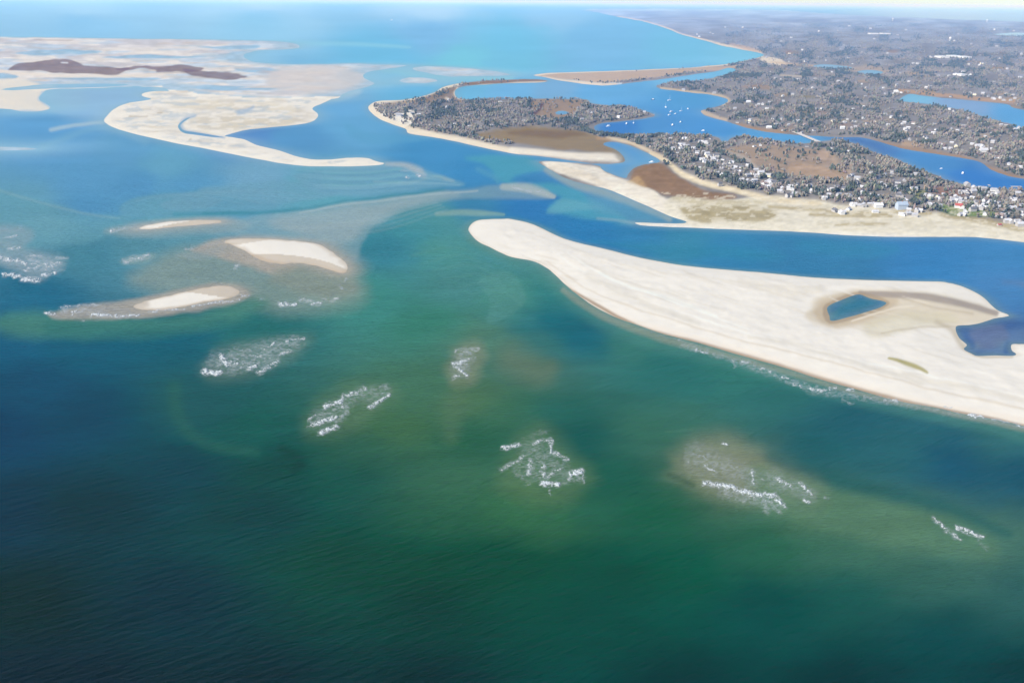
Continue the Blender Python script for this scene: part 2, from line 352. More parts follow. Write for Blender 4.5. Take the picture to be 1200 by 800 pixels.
sea(PW([(176,102),(230,98),(300,97),(420,103),(395,117),(300,119),(215,113)], 4), (200,212,224), .75)
sea(PW([(-60,82),(10,84),(60,90),(58,104),(0,106),(-60,106)], 4), (196,212,226), .7)
sea(PW([(420,76),(500,76),(600,84),(590,96),(500,100),(425,100)], 4), (152,204,230), .5)
# lighter lobes and ribbons of sand under water, far to near
sea(line_w([(300,50,2.5),(420,52,2.5),(480,56,1.5)]), (150,212,235), .6)
sea(line_w([(440,80,2.5),(480,86,4),(520,90,4),(600,92,2)]), (145,205,225), .7)
sea(PW([(600,88),(640,80),(760,77),(880,62),(890,68),(830,74),(700,82),(620,87)], 4), (134,200,236), .5)
sea(PW([(400,145),(430,155),(470,158),(500,155),(520,160),(470,168),(420,166)], 4), (98,165,205), .6)
sea(line_w([(60,152,2),(95,146,2),(122,143,2)]), (165,195,215), .9)
sea(line_w([(50,172,4),(80,160,4),(125,149,3),(170,166,5)]), (120,175,210), .6)
sea(PW([(430,185),(460,192),(490,195),(520,207),(545,216),(500,222),(440,229),(380,226),(340,205),(400,197)], 4), (115,166,192), .85)
sea(line_w([(452,192,2),(475,194,3),(490,200,4),(497,206,3)]), (170,185,195), .8)
sea(line_w([(440,213,2),(480,214,2),(510,207,2),(530,212,2)]), (140,180,192), .6)
for dy_ in (0, 7, 14): sea(line_w([(380,203+dy_,1.5),(440,202+dy_,1.5),(470,198+dy_,1.5)]), (120,180,195), .5)
sea(PW([(140,250),(145,239),(160,231),(190,226.5),(230,224),(262,221),(300,228),(330,240),(300,248),(220,253),(150,258)], 2.5), (104,160,186), .8)
sea(PW([(232,225),(250,218),(300,213),(350,213),(400,222),(380,231),(320,238),(260,232)], 3), (112,164,190), .8)
sea(PW([(190,240),(210,230),(240,229),(260,236),(240,244),(205,247)], 3), (116,164,188), .6)
sea(line_w([(205,251,2.5),(260,250.5,2.5),(310,249,3),(350,244,2)]), (70,146,168), .5)
sea(PW([(-100,214),(0,222),(60,240),(110,251),(152,257),(140,275),(60,290),(0,300),(-100,300)], 5), (104,162,180), .65)
sea(line_w([(0,223,2),(60,241,1.5),(110,252,1.5),(140,256,1.2)]), (130,175,190), .5)
sea(PW([(-60,262),(0,263),(32,267),(38,280),(34,292),(80,302),(62,322),(38,330),(0,312),(-60,308)], 6), (140,165,178), .6)
sea(PW([(150,330),(190,300),(240,287),(300,290),(400,310),(425,328),(418,358),(330,366),(270,352),(215,350)], 14), (140,158,154), .7)
sea(PW([(225,293),(262,281),(300,300),(345,309),(330,322),(285,310),(250,300)], 4), (172,168,162), .9)
sea(PW([(330,309),(380,314),(412,325),(414,345),(370,350),(320,330)], 8), (140,152,146), .7)
sea(PW([(125,271),(163,262),(255,256.5),(292,263),(270,272),(200,277),(140,277)], 5), (145,168,176), .75)
sea(PW([(140,306),(158,299),(180,297),(174,304),(150,309)], 4), (135,165,170), .8)
sea(PW([(0,372),(60,365),(200,372),(290,350),(310,362),(220,388),(100,396),(10,392)], 10), (78,138,128), .85)
sea(PW([(62,366),(120,356),(160,352),(250,333),(288,338),(284,352),(200,369),(120,375),(70,374)], 3.5), (165,165,162), .92)
sea(line_w([(60,385,8),(160,388,10),(260,378,8)]), (40,112,118), .35)
sea(PW([(302,252),(350,247),(400,238),(450,232),(500,226.5),(550,221),(590,217),(622,216),(650,228),(640,234),(600,233),(550,233),(510,238),(470,249),(440,264),(425,285),(415,305),(370,296),(330,284),(290,280),(270,265)], 3.5, warp=.6), (140,172,184), .55)
sea(PW([(320,256),(400,243),(450,236),(500,230),(540,227),(520,233),(470,246),(430,262),(410,285),(370,280),(330,270)], 8), (156,176,184), .7)
sea(line_w([(240,250.5,1.6),(300,249.5,1.6),(350,245.5,1.6),(400,236.5,1.3),(450,230.5,1.2),(520,223,1)]), (62,138,158), .5)
sea(PW([(545,184),(570,194),(584,210),(604,217),(655,216),(690,230),(742,262),(700,258),(640,246),(655,232),(600,212),(640,198),(625,186),(600,182)], 4), (86,164,190), .85)
sea(line_w([(560,198,3),(580,208,3),(584,214,2)]), (96,165,195), .5)
sea(line_w([(590,219,3),(615,220,4),(635,226,4),(648,231,2)], hard=.5), (170,186,190), .85)
sea(PW([(655,234),(690,238),(704,243),(670,248),(640,250)], 3), (104,168,188), .7)
sea(line_w([(640,199,3),(668,214,4),(700,224,5),(740,238,4),(785,257,3)], hard=.3), (150,172,178), .85)
sea(PW([(690,228),(740,240),(780,258),(740,258),(700,248)], 6), (98,158,188), .7)
sea(line_w([(700,256,1.5),(745,261,1.8)]), (130,170,190), .7)
sea(line_w([(512,251,2),(540,249,3),(566,250,3),(590,252,1.5)], hard=.4), (128,168,170), .9)
sea(PW([(560,262),(575,252),(620,257),(660,276),(640,276)], 4), (60,135,170), .4)
sea(PW([(690,282),(760,287),(860,290),(920,300),(860,304),(770,297)], 6), (58,138,172), .6)
sea(PW([(940,283),(1050,288),(1040,300),(950,296)], 6), (62,142,180), .5)
sea(line_w([(352,249.5,1),(400,240.5,1.2),(450,234.5,1.4),(500,228.5,1.3),(560,223.5,1.2)], .3), (170,190,198), .6)
for k in range(9):
    d_ = k * 3.1
    sea(line_w([(345+4*k,199+d_*.95,.8),(410+3*k,203+d_*.8,1.1),(462+2*k,199+d_*.8,1.2),(500+2*k,206+d_*.45,.9),(532+k,213+d_*.2,.6)], .5), random.choice([(140,184,206),(128,176,200),(92,148,182)]), .3)
for k in range(7):
    sea(line_w([(285+12*k,262+2*k,1.2),(360+10*k,253+3.2*k,2),(430+7*k,243+3.4*k,1.6),(500+4*k,231+2.4*k,1.1)], .8), random.choice([(166,184,190),(150,178,190),(136,166,178)]), .2)
for k in range(5):
    sea(line_w([(160+22*k,236-2*k,1),(200+22*k,228-1.5*k,1.4),(250+22*k,232-1.5*k,1),(285+20*k,240-2*k,.8)], .6), (124,172,196), .35)
sea(PW([(560,330),(590,318),(612,330),(614,352),(596,372),(570,378),(575,352)], 3, .8), (92,150,148), .45)
sea(PW([(470,262),(520,254),(575,258),(600,300),(560,300),(520,285)], 6), (82,148,156), .4)
for k in range(6):
    sea(line_w([(480+14*k,300+9*k,1.2),(525+12*k,290+10*k,1.6),(565+9*k,300+12*k,1.2)], 1), (92,152,150), .3)
sea(PW([(205,300),(240,292),(262,284),(300,285),(262,296),(232,304)], 4, .8), (150,166,172), .5)
# halo of shallow water below the long spit and round its ponds
sea(line_w([(552,282,5),(575,294,6),(600,306,6),(630,316,7),(655,338,9),(680,358,10),(720,382,10),(780,404,9),(860,424,8),(930,446,8),(1000,466,8),(1100,488,7),(1200,510,7),(1400,566,8)], hard=.1), (84,142,136), .5)
sea(line_w([(660,340,3),(690,360,4),(720,376,4),(780,397,4),(860,418,3),(930,438,3),(1000,459,3),(1100,481,3),(1200,502,3)], hard=.2), (150,158,146), .6)
sea(line_w([(640,372,10),(670,396,14),(700,410,12)]), (28,104,122), .5)
sea(PW([(1190,330),(1200,336),(1230,372),(1200,385),(1150,392),(1140,408),(1175,414),(1185,400),(1240,402),(1400,405),(1400,330)], 6), (104,136,178), .75)
sea(PW([(1138,384),(1172,380),(1180,395),(1160,408),(1142,404)], 4), (108,124,160), .7)
sea(line_w([(1124,388,4),(1134,398,5),(1140,405,3)]), (45,90,165), .9)
sea(line_w([(1180,404,4),(1178,412,3)]), (45,90,165), .8)
sea(PW([(975,372),(990,352),(1012,350),(1030,354),(1000,366)], 4), (62,125,150), .8)
# clouds of lifted sand in the near water
sea(PW([(236,438),(262,408),(340,394),(362,398),(330,428),(270,446)], 13), (122,142,130), .45)
sea(PW([(355,508),(372,470),(420,448),(465,455),(450,480),(400,512)], 14), (100,130,104), .5)
sea(PW([(524,448),(530,408),(560,400),(568,420),(552,450)], 9), (132,142,124), .6)
sea(line_w([(540,450,8),(532,480,14),(528,510,10)]), (92,122,98), .4)
sea(PW([(582,560),(610,510),(640,498),(670,530),(696,560),(660,592),(610,585)], 16), (100,130,98), .5)
sea(PW([(790,548),(805,520),(850,508),(900,535),(960,566),(960,592),(900,592),(830,578)], 18), (134,142,124), .6)
sea(PW([(880,545),(1000,578),(1100,602),(1165,634),(1150,652),(1050,640),(950,615),(890,590)], 11), (92,130,108), .6)
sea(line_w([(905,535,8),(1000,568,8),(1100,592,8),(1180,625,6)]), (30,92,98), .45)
sea(line_w([(600,420,18),(630,436,16),(645,432,10)]), (104,124,106), .6)
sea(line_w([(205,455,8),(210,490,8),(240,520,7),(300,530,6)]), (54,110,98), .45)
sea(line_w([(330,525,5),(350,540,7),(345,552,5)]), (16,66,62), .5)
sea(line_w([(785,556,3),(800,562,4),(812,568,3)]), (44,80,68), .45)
sea(line_w([(780,506,1.2),(812,503,1.5)]), (110,150,128), .12)
for sd__, L_, c_, o_ in ((sd_flats, 330, (150, 196, 222), .8), (sd_hook, 45, (150, 186, 205), .5), (sd_spit, 14, (130, 160, 155), .5), (sd_bar[0], 26, (176, 172, 166), .92), (sd_bar[1], 18, (172, 170, 164), .9), (sd_bar[2], 26, (174, 178, 178), .9), (sd_south, 26, (140, 172, 190), .5), (sd_north, 40, (130, 175, 210), .35)):
    w_ = (np.clip(1 + np.minimum(sd__, 0) / (L_ * (1.0 if L_ > 200 else 2.2)), 0, 1) ** 2 * o_)[:, None]
    C_sea = C_sea * (1 - w_) + lin(c_)[None] * w_
# long faint streaks of current
str_ = fbm(PX / 90 + PY / 60, PY / 7, 4, 300) - 0.5
str2 = fbm(GX / 60 + 0.4 * GY / 60, GY / 26 - 0.3 * GX / 26, 4, 310) - 0.5
C_sea *= np.clip(1 + 0.13 * str_ + 0.20 * str2 * sstep(2500, 900, GD), 0.3, 2)[:, None]

# ---- land: what covers it
def seen(alb, D):
    ld = np.log(D); return np.stack([np.interp(ld, CAL_D, CAL_LAND_H[:, k]) + np.interp(ld, CAL_D, CAL_LAND_G[:, k]) * alb[k] for k in range(3)], -1)
C_land = seen((.190, .168, .138), GD)
WOODS = np.zeros(N)
WOODS[(sd_south > 22) | (sd_north > 24)] = 1.0
def land(sw, rgb, op=1.0, woods=None):
    paint(C_land, sw, rgb, op)
    if woods is not None:
        sel, w = sw; w = w * op; WOODS[sel] = WOODS[sel] * (1 - w) + woods * w
nb = fbm(PX / 24, PY / 5, 4, 400); nb2 = fbm(PX / 9, PY / 3.2, 4, 420)
nb_far = fbm(PX / 30, PY / 1.6, 5, 430, .65)
C_land *= (0.72 + 0.5 * nb)[:, None] * (1 + .5 * (nb_far - .5) * sstep(110, 50, PY))[:, None]
on_sand = (sd_spit > -400) | (sd_bar[0] > -400) | (sd_bar[1] > -400) | (sd_bar[2] > -400) | (sd_hook > -400)
C_land[on_sand] = lin((240, 237, 232))
C_land[sd_hook > -400] = lin((237, 234, 228))
fl = sd_flats > -1500
mott = fbm(PX / 46, PY / 5.5, 5, 440)
flc = lin((229, 226, 226))[None] * (1 - sstep(.47, .6, mott))[:, None] + lin((206, 206, 214))[None] * sstep(.47, .6, mott)[:, None]
k_ = sstep(.52, .62, fbm(PX / 60, PY / 4.5, 4, 470)); flc = flc * (1 - k_[:, None] * .7) + lin((190, 213, 236))[None] * k_[:, None] * .7
use = fl & (sd_hook < -60) & (sd_south < -60)
C_land[use] = flc[use]
# southern bars and flats
SANDC = (240, 233, 220)
for p_ in FLAT_POOLS[1:]: land(PW(p_, 1.1, .8), (150, 192, 224), .85)
for k in range(60):                                # runnels and wet streaks across the flats
    x = 430 * random.random(); y = 46 + 66 * random.random() ; w_ = 10 + 34 * random.random()
    land(line_w([(x - w_, y + 1.5 * random.random(), .5), (x, y, .9 + .6 * random.random()), (x + w_, y + 1.5 * random.random(), .4)], 1.2), random.choice([(165, 195, 220), (238, 232, 226), (200, 196, 196), (182, 202, 220), (214, 200, 186)]), .55)
for k in range(40):
    x = 150 + 240 * random.random(); y = 110 + 48 * random.random(); w_ = 8 + 26 * random.random()
    land(line_w([(x - w_, y - 1.5, .6), (x, y, 1 + random.random()), (x + w_, y + 1.5 * random.random(), .5)], 1.5), random.choice([(222, 214, 200), (206, 200, 190), (242, 238, 232), (212, 202, 184)]), .5)
for k in range(46):
    x = 290 + 150 * random.random(); y = 77 + 33 * random.random(); w_ = 8 + 22 * random.random()
    land(line_w([(x - w_, y + 1.6, .5), (x, y, .8 + .7 * random.random()), (x + w_, y + 2.4 * random.random(), .5)], 1.4), random.choice([(176,200,224), (240,236,234), (232,226,222), (198,196,204), (214,208,206)]), .55)
wet_ = np.clip(1 - (sd_flats + 380 * (fbm(PX / 22, PY / 4, 4, 626) - .62)) / 240, 0, 1) ** .8 * (sd_flats > -600) * use * .9
C_land = C_land * (1 - wet_[:, None]) + lin((170, 199, 222))[None] * wet_[:, None]
for q_ in ([(8,79.5),(22,74),(50,72),(75,70.5),(100,73.5),(106,76),(135,77.5),(150,79),(148,82.5),(136,86.5),(100,87),(75,87.5),(40,84),(20,81.5)], [(140,78),(185,79),(235,80),(238,83),(215,87.5),(196,86.5),(182,86),(178,82.5),(142,81.5)], [(212,83.5),(240,84),(288,88),(276,91.5),(240,92),(222,90)]):
    land(PW(q_, .9, 1.7), (132,118,130), .85)
C_land *= (1 + .35 * (fbm(PX / 9, PY / 2.2, 4, 630) - .5) * (sd_flats > 0))[:, None]
land(line_w([(72,73.8,.8),(79,74.2,.8)], .2), (226, 230, 240), .9)
land(line_w([(0,83,2),(40,88,1.8),(100,90,1.6),(190,88,1.5)]), (236,228,220), .8)
land(line_w([(40,106,1.2),(120,104,1.2),(190,102,1.2)]), (240,236,228), .9)
land(PW([(0,92),(40,96),(52,104),(46,118),(56,128),(20,130),(-60,127),(-60,100)], 2), (238,230,218), .8)
land(line_w([(40,47,.7),(85,47.5,.7)]), (175,165,165), .7)
land(PW([(330,80),(400,78),(430,92),(405,106),(340,110),(310,95)], 5), (212,208,210), .7)
land(PW([(220,140),(240,137),(290,135),(350,140),(330,148),(290,150),(260,152),(225,150)], 3), (212,205,190), .8)
land(PW([(200,118),(280,120),(340,124),(350,132),(270,130),(210,128)], 3), (222,215,200), .7)
land(line_w([(128,140,2.5),(150,153,2.5),(212,167,2),(300,183,2),(380,191,2),(440,191,2)], hard=.5), (242,238,230), .9)
for p_ in [(152,137,172,137),(185,133,196,133),(222,165,224,164),(233,166,236,167)]:
    land(line_w([(p_[0],p_[1],1),(p_[2],p_[3],1)], 0), (175,165,150), .7)
land(line_w([(280,131,1),(292,128,1.2),(296,124,1)]), (165,180,200), .8)
# damp patches over the hooked beach
for sd_, a_, c_, o_, q_ in ((30, .50, (208, 204, 198), .5, 600), (22, .55, (184, 200, 214), .6, 610), (14, .52, (244, 240, 234), .6, 620)):
    w_ = sstep(a_, a_ + .12, fbm(PX / sd_, PY / (sd_ * .18), 4, q_)) * o_ * (sd_hook > -40) * sstep(6, 60, sd_hook)
    C_land = C_land * (1 - w_[:, None]) + lin(c_)[None] * w_[:, None]
land(line_w([(229,136,1.4),(218,139,2),(211,146,2.2),(216,153,1.8),(232,156,1.5),(262,161,1.4)], .6), (160,185,212), .8)
land(line_w([(281,133,2.4),(290,130,2),(296,126,1.2)], .8), (168,190,214), .8)
# wet rims of the small bars and of the long spit
for sd_, r_, o_ in ((sd_bar[0], 13, .75), (sd_bar[1], 9, .75), (sd_bar[2], 12, .6), (sd_spit, 9, .4)):
    w_ = np.clip(1 - sd_ / (r_ * (.35 + 1.3 * fbm(PX / 8, PY / 4, 3, 690))), 0, 1) * o_ * (sd_ > -200)
    C_land = C_land * (1 - w_[:, None]) + lin((198, 187, 174))[None] * w_[:, None]
# the small bars
land(line_w([(262,286,3),(285,297,3),(312,308,3),(335,311,2)], hard=.3), (196,182,168), .8)
land(line_w([(365,311,2),(385,317,2.5),(400,321,2)]), (218,202,186), .6)
land(line_w([(300,303,2.2),(330,310,2.2),(362,310.5,2),(385,317,2.4),(402,320,2)], .8), (206,190,174), .7)
land(line_w([(268,286,1.6),(290,297,2),(312,307,1.8)], .8), (200,186,172), .7)
land(line_w([(165,364,1.6),(200,362,1.8),(240,355,1.8),(272,349,1.8)], .8), (198,184,168), .8)
land(line_w([(172,352,1.2),(222,340,1.2),(262,334.5,1)], .8), (216,204,190), .6)
land(line_w([(170,269,1.2),(210,266.5,1.2),(250,262.5,1)], .8), (214,202,190), .7)
land(line_w([(150,361,6),(172,357,4)]), (190,180,170), .7)
# the long spit: warm wet edge, damp ground round the pond, tide channel, patch of grass
land(line_w([(560,285,2.5),(600,303,2.5),(640,315,2.5),(660,332,3),(695,356,3.2),(745,378,3.2),(820,399,3.2),(900,421,3.5),(960,440,3.5),(1050,465,3.5),(1125,480,3.5),(1200,494,3.5),(1400,546,4)], .3, .3), (243,232,219), .5)
land(line_w([(660,334,1),(745,381.5,1.9),(820,403,2.5),(900,426,3.0),(960,445,3.4),(1050,469.5,3.0),(1125,484.5,2.4),(1200,499.5,2),(1400,553,2)], .3, .5), (170,152,136), .9)
land(PW([(945,372),(958,352),(985,342),(1030,339),(1090,345),(1150,358),(1172,368),(1145,379),(1118,383),(1080,378),(1050,376),(1020,384),(985,384),(955,380)], 5), (216,206,188), .8)
land(PW([(955,368),(965,354),(1000,341),(1040,346),(1055,356),(1030,372),(1000,380),(970,382)], 5), (196,180,158), .7)
land(PW([(1010,382),(1050,368),(1110,366),(1120,378),(1080,385),(1040,396),(1015,395)], 5), (214,208,186), .6)
land(line_w([(1008,343,1.8),(1040,346,2.6),(1080,349,3.2),(1110,354,3.5),(1140,360,3),(1168,367,2.5)], .4, .6), (168,160,156), .9)
land(PW([(965,362),(975,353),(1005,342),(1042,353),(1032,363),(1005,373),(972,379)], 1.5, .3), (165,150,132), .7)
land(line_w([(1098,378,3),(1118,390,3),(1130,406,3),(1150,418,1.5),(1185,418,1)]), (196,186,168), .7)
land(line_w([(1042,421.5,1.2),(1058,426,2.2),(1072,431,2.2),(1086,439,1.2)], .4, .4), (178,172,126), .95)
for k in range(70):                                # wind-blown streaks, wrack and tracks along the sand
    t_ = random.random(); x = 590 + 560 * t_; y = 285 + 150 * t_ * random.random() ** .8 + 40 * random.random(); w_ = 8 + 24 * random.random()
    land(line_w([(x - w_, y - w_ * .32, .4), (x, y + random.random(), .5 + .9 * random.random()), (x + w_, y + w_ * .30, .4)], 1.0), random.choice([(222, 217, 208), (250, 248, 244), (230, 224, 214), (216, 208, 196)]), .45)
for L_, c_, o_ in (([(640,308,.7),(700,345,.8),(760,367,.9),(830,389,1),(900,408,1),(980,428,1.1),(1080,454,1.2),(1200,480,1.2)], (216, 206, 192), .6), ([(650,300,.6),(720,340,.9),(800,368,1),(900,398,1),(1000,422,1),(1200,466,1)], (252, 251, 248), .6),
                   ([(663,298,.6),(700,320,1),(760,345,1.2),(820,366,1),(880,388,.8)], (251, 250, 247), .7), ([(690,312,.8),(740,333,1.2),(800,350,1),(850,366,.8)], (224, 219, 210), .6), ([(600,266,.6),(680,296,1),(760,318,1),(900,336,1.2),(960,338,1)], (228, 223, 214), .5),
                   ([(1060,352,.8),(1100,362,1.2),(1140,368,1.5)], (190, 178, 160), .5), ([(1000,376,1),(1040,364,1.2),(1070,360,1)], (236, 228, 214), .7), ([(1030,392,1),(1090,384,1.5),(1120,384,1)], (196, 186, 166), .5)):
    land(line_w(L_, 1.0), c_, o_)
land(line_w([(702,320,1.2),(740,338,1.5),(790,352,1.5),(840,372,1.2)]), (250,248,243), .7)
for L_ in [[(690,325,3),(750,355,4),(820,380,3)], [(870,330,5),(930,345,6),(960,340,5)], [(1060,440,2),(1130,455,3),(1200,470,3)], [(880,395,2),(980,420,3),(1080,450,3)]]:
    land(line_w(L_, 1.5), (226,221,211), .55)
sp = sd_spit > 0
C_land[sp] *= (0.965 + 0.07 * fbm(GX[sp] / 30 + GY[sp] / 50, GY[sp] / 14 - GX[sp] / 40, 4, 480))[:, None]
# island by the harbour (wooded) and its beach
land(line_w([(433,127,3),(440,134,3),(452,142,3),(476,152,4),(512,160,3),(540,165,3),(576,173,3),(605,179,3)], .4, .5), (240,230,214), .95, 0)
land(line_w([(434,124,2),(445,119,2),(480,117,2),(500,112,2),(514,105,2),(540,98,1.4)], .4, .3), (230,222,210), .9, 0)
land(line_w([(535,104,1.5),(533,110,2),(540,116,1.5),(560,118,1)], .3, .3), (232,222,210), .9, 0)
land(line_w([(545,98.5,1.4),(600,95.5,1.3),(640,95,1)], .3, .3), (150,130,125), .9, 0)
land(line_w([(560,100,.8),(600,98,.8),(640,96.3,1)], .3, .3), (225,215,205), .9, 0)
land(PW([(440,123),(470,119),(500,114),(520,105),(532,103),(534,114),(560,120),(500,124),(460,127)], 2), (150,135,130), .8, .25)
land(line_w([(522,116,1.5),(528,118,1.2)]), (230,225,220), .8, 0)
land(PW([(560,158),(600,152),(640,151),(690,158),(716,168),(726,178),(718,181),(690,180),(650,174),(610,169),(575,165)], 2), (152,138,122), .95, 0)
land(PW([(600,155),(650,153),(690,160),(660,163),(610,160)], 3), (126,110,98), .7, 0)
land(line_w([(600,177,3),(640,180,3),(680,184,3),(715,185,4),(725,186,3)], .4, .5), (240,234,224), .95, 0)
land(PW([(622,118),(660,117),(688,119),(680,126),(668,140),(640,142),(622,136)], 2), (162,146,140), .9, 0.1)
land(line_w([(636,124,2),(630,130,2.5),(622,136,2)]), (100,85,110), .8, .6)
# creek, its marsh and the south beach
land(PW([(706,168),(730,170),(748,178),(772,188),(740,196),(712,206),(700,196),(724,190)], 3), (150,148,140), .7, 0)
land(PW([(632,190),(650,189),(690,193),(704,198),(716,206),(750,217),(790,238),(806,258),(780,252),(730,230),(690,216),(650,202)], 2), (240,234,224), .97, 0)
land(PW([(640,197),(690,213),(720,224),(690,205),(650,193)], 3), (214,205,192), .6, 0)
land(PW([(736,208),(745,199),(768,192.5),(782,196),(800,210),(832,226),(862,231),(850,236),(800,233),(765,224),(742,214)], 2), (150,125,110), .97, 0)
land(PW([(735,214),(745,206),(760,222),(742,217)], 2), (200,170,130), .6, 0)
land(PW([(795,232),(850,236),(900,232),(960,237.5),(1050,248),(1100,252.5),(1200,266),(1400,290),(1400,314),(1200,285),(1100,278),(900,271),(790,262),(780,240)], 2), (234,229,215), .97, 0)
land(PW([(800,244),(830,241),(905,247),(895,258),(830,262),(805,255)], 3, 1.4), (178,168,140), .95, 0)
land(PW([(790,232),(850,236),(900,238),(880,242),(810,240)], 2, 1.4), (206,196,168), .7, 0)
for L_ in [[(900,243,2),(960,247,2.2),(1040,253,2)], [(950,252,1.5),(1000,254,2),(1045,255,1.5)], [(980,264,1.6),(1010,263.5,2),(1042,264,1.6)], [(1100,254,2),(1140,258,3),(1200,270,2.5)], [(1045,250,1.5),(1090,253,2)]]:
    land(line_w(L_, 1.2, .2), (188,176,146), .8, 0)
land(line_w([(762,180,1.5),(782,190,2),(800,206,2.2),(830,218,2.2),(870,227,2.4),(905,235,2.6),(960,240,2.2)], .5, .4), (236,224,200), .95, 0)
land(line_w([(712,162,1.2),(740,168,1.5),(762,178,1.6),(775,184,1.6)], .3, .4), (222,208,188), .9, 0)
land(line_w([(700,163,1.5),(715,164,1)]), (190,160,135), .7, 0)
# open ground between houses and river
land(PW([(845,178),(880,172),(950,176),(985,186),(1000,205),(985,214),(950,212),(905,203),(880,196),(855,186)], 3), (172,156,148), .9, .12)
land(PW([(925,192),(950,194),(985,206),(1000,216),(985,217),(950,208),(925,202)], 2), (186,164,150), .85, 0)
land(PW([(955,180),(968,180),(968,188),(955,188)], 1.5), (190,170,160), .8, 0)
land(line_w([(835,176,1.2),(860,182,1.8),(876,190,2),(884,200,2),(892,208,1.6)], .3, .4), (176,172,172), .9, 0)
land(PW([(980,178),(1010,176),(1020,190),(1010,202),(985,200)], 4), (160,152,150), .8, .9)
land(PW([(1095,222),(1125,224),(1135,230),(1105,232),(1088,228)], 3), (158,126,122), .8, .3)
land(PW([(1104,242),(1122,246),(1165,250),(1168,256),(1130,254),(1102,250)], 2), (118,148,106), .9, 0)
land(PW([(1070,226),(1082,228),(1080,236),(1070,234)], 2), (150,160,120), .7, 0)
# tufts and bare sand through the dunes and the marshes
dune = (sd_south > 0) & (PY > 186)
tuft = fbm(PX / 5, PY / 1.7, 4, 640); tuft2 = fbm(PX / 14, PY / 3.6, 4, 650)
C_land[dune] *= (1 + .30 * (tuft[dune] - .5) + .30 * (tuft2[dune] - .5))[:, None]
w_ = sstep(.53, .63, tuft2) * .34 * dune * (WOODS < .2) * (PY > 230) * sstep(14, 60, sd_south)
C_land = C_land * (1 - w_[:, None]) + lin((186, 178, 154))[None] * w_[:, None]
w_ = sstep(.55, .62, fbm(PX / 9, PY / 2.4, 4, 660)) * .5 * dune * (WOODS < .2) * (PY > 226)
C_land = C_land * (1 - w_[:, None]) + lin((240, 234, 220))[None] * w_[:, None]
# river banks and the north side
land(line_w([(985,163,1.5),(1020,165,2),(1050,172,3),(1090,180,3),(1130,187,3),(1155,196,3),(1180,206,3),(1200,212,3)], .5, .4), (168,146,134), .9, 0)
land(line_w([(1060,168,3),(1080,172,2)]), (196,172,154), .8, 0)
land(line_w([(865,146,2),(885,151,2),(905,154,2),(930,153,1.5)], .5, .4), (172,150,138), .85, .1)
land(line_w([(822,131,2.2),(838,137,1.8),(850,141,1.5)], .5, .4), (205,190,178), .9, 0)
land(line_w([(775,103,1),(800,107,1.2),(830,111,1.3),(848,114,1.6),(854,119,2.2),(848,122,1.5)], .3, .4), (205,192,178), .9, 0)
land(PW([(630,89.5),(660,86),(720,84.5),(800,81.5),(850,78),(870,77),(850,82),(800,87),(750,94),(700,97.5),(665,94)], 1.2, .4), (196,180,174), .97, 0)
for L_ in [[(628,88,1.2),(660,85.6,.8),(720,83.8,.8),(800,80,.9),(850,75.8,1),(890,67,1)], [(636,91,1),(665,95.6,1.1),(700,99,1),(722,98.8,1)]]:
    land(line_w(L_, .3, .4), (232,218,205), .9, 0)
land(line_w([(893,66,1.6),(886,61,1.6),(850,54,1.3),(825,47,1.1),(800,41,1),(785,35,.9),(770,30,.8),(750,24.5,.7),(725,20,.6)], .3, .2), (236,226,216), .85, 0)
land(PW([(855,53),(880,57),(895,62),(880,61),(860,56)], 1.2), (200,180,174), .7, 0)
land(PW([(895,68),(912,68),(920,76),(905,77),(893,72)], 1.5), (235,225,215), .85, 0)
land(line_w([(903,74,1),(930,76,1.2),(955,77,1)], .4), (216,196,180), .7, 0)
land(PW([(1000,79),(1030,80),(1045,86),(1015,88),(1000,85)], 2), (186,176,176), .7, 0)
land(line_w([(915,90,1),(940,92,1.2)], .4), (215,205,195), .6, 0)
land(line_w([(1054,107,1.5),(1075,109,1.5),(1110,113,1.5),(1150,117,1.5),(1190,120,2)], .4, .3), (196,168,152), .8, 0)
land(PW([(870,104),(900,103),(905,108),(880,108)], 1.5), (170,150,140), .6)
land(line_w([(940,110,.7),(950,107,.7)]), (205,195,190), .7, 0)
for k in range(46):                                # clearings and lawns through the wooded land
    x = 880 + 330 * random.random(); y = 60 + 120 * random.random()
    land(PW([(x-6-9*random.random(),y),(x,y-1-random.random()),(x+6+9*random.random(),y+.5),(x,y+1.2+random.random())], 1.2), random.choice([(178,160,146),(168,150,150),(190,172,160),(150,146,130)]), .6, .3)
for k in range(50):                                # far fields and streets
    x = 760 + 460 * random.random(); y = 20 + 36 * random.random()
    land(line_w([(x-8-16*random.random(),y,.5),(x+8+16*random.random(),y+1,.5)]), random.choice([(176,190,220),(150,168,205),(200,208,226)]), .4)

sel, w_ = PW([(596,172),(700,163),(735,166),(772,188),(800,205),(862,227),(960,236),(1050,247),(1100,251),(1200,264),(1400,290),(1400,330),(600,330)], 2, .3)
WOODS[sel] *= 1 - w_
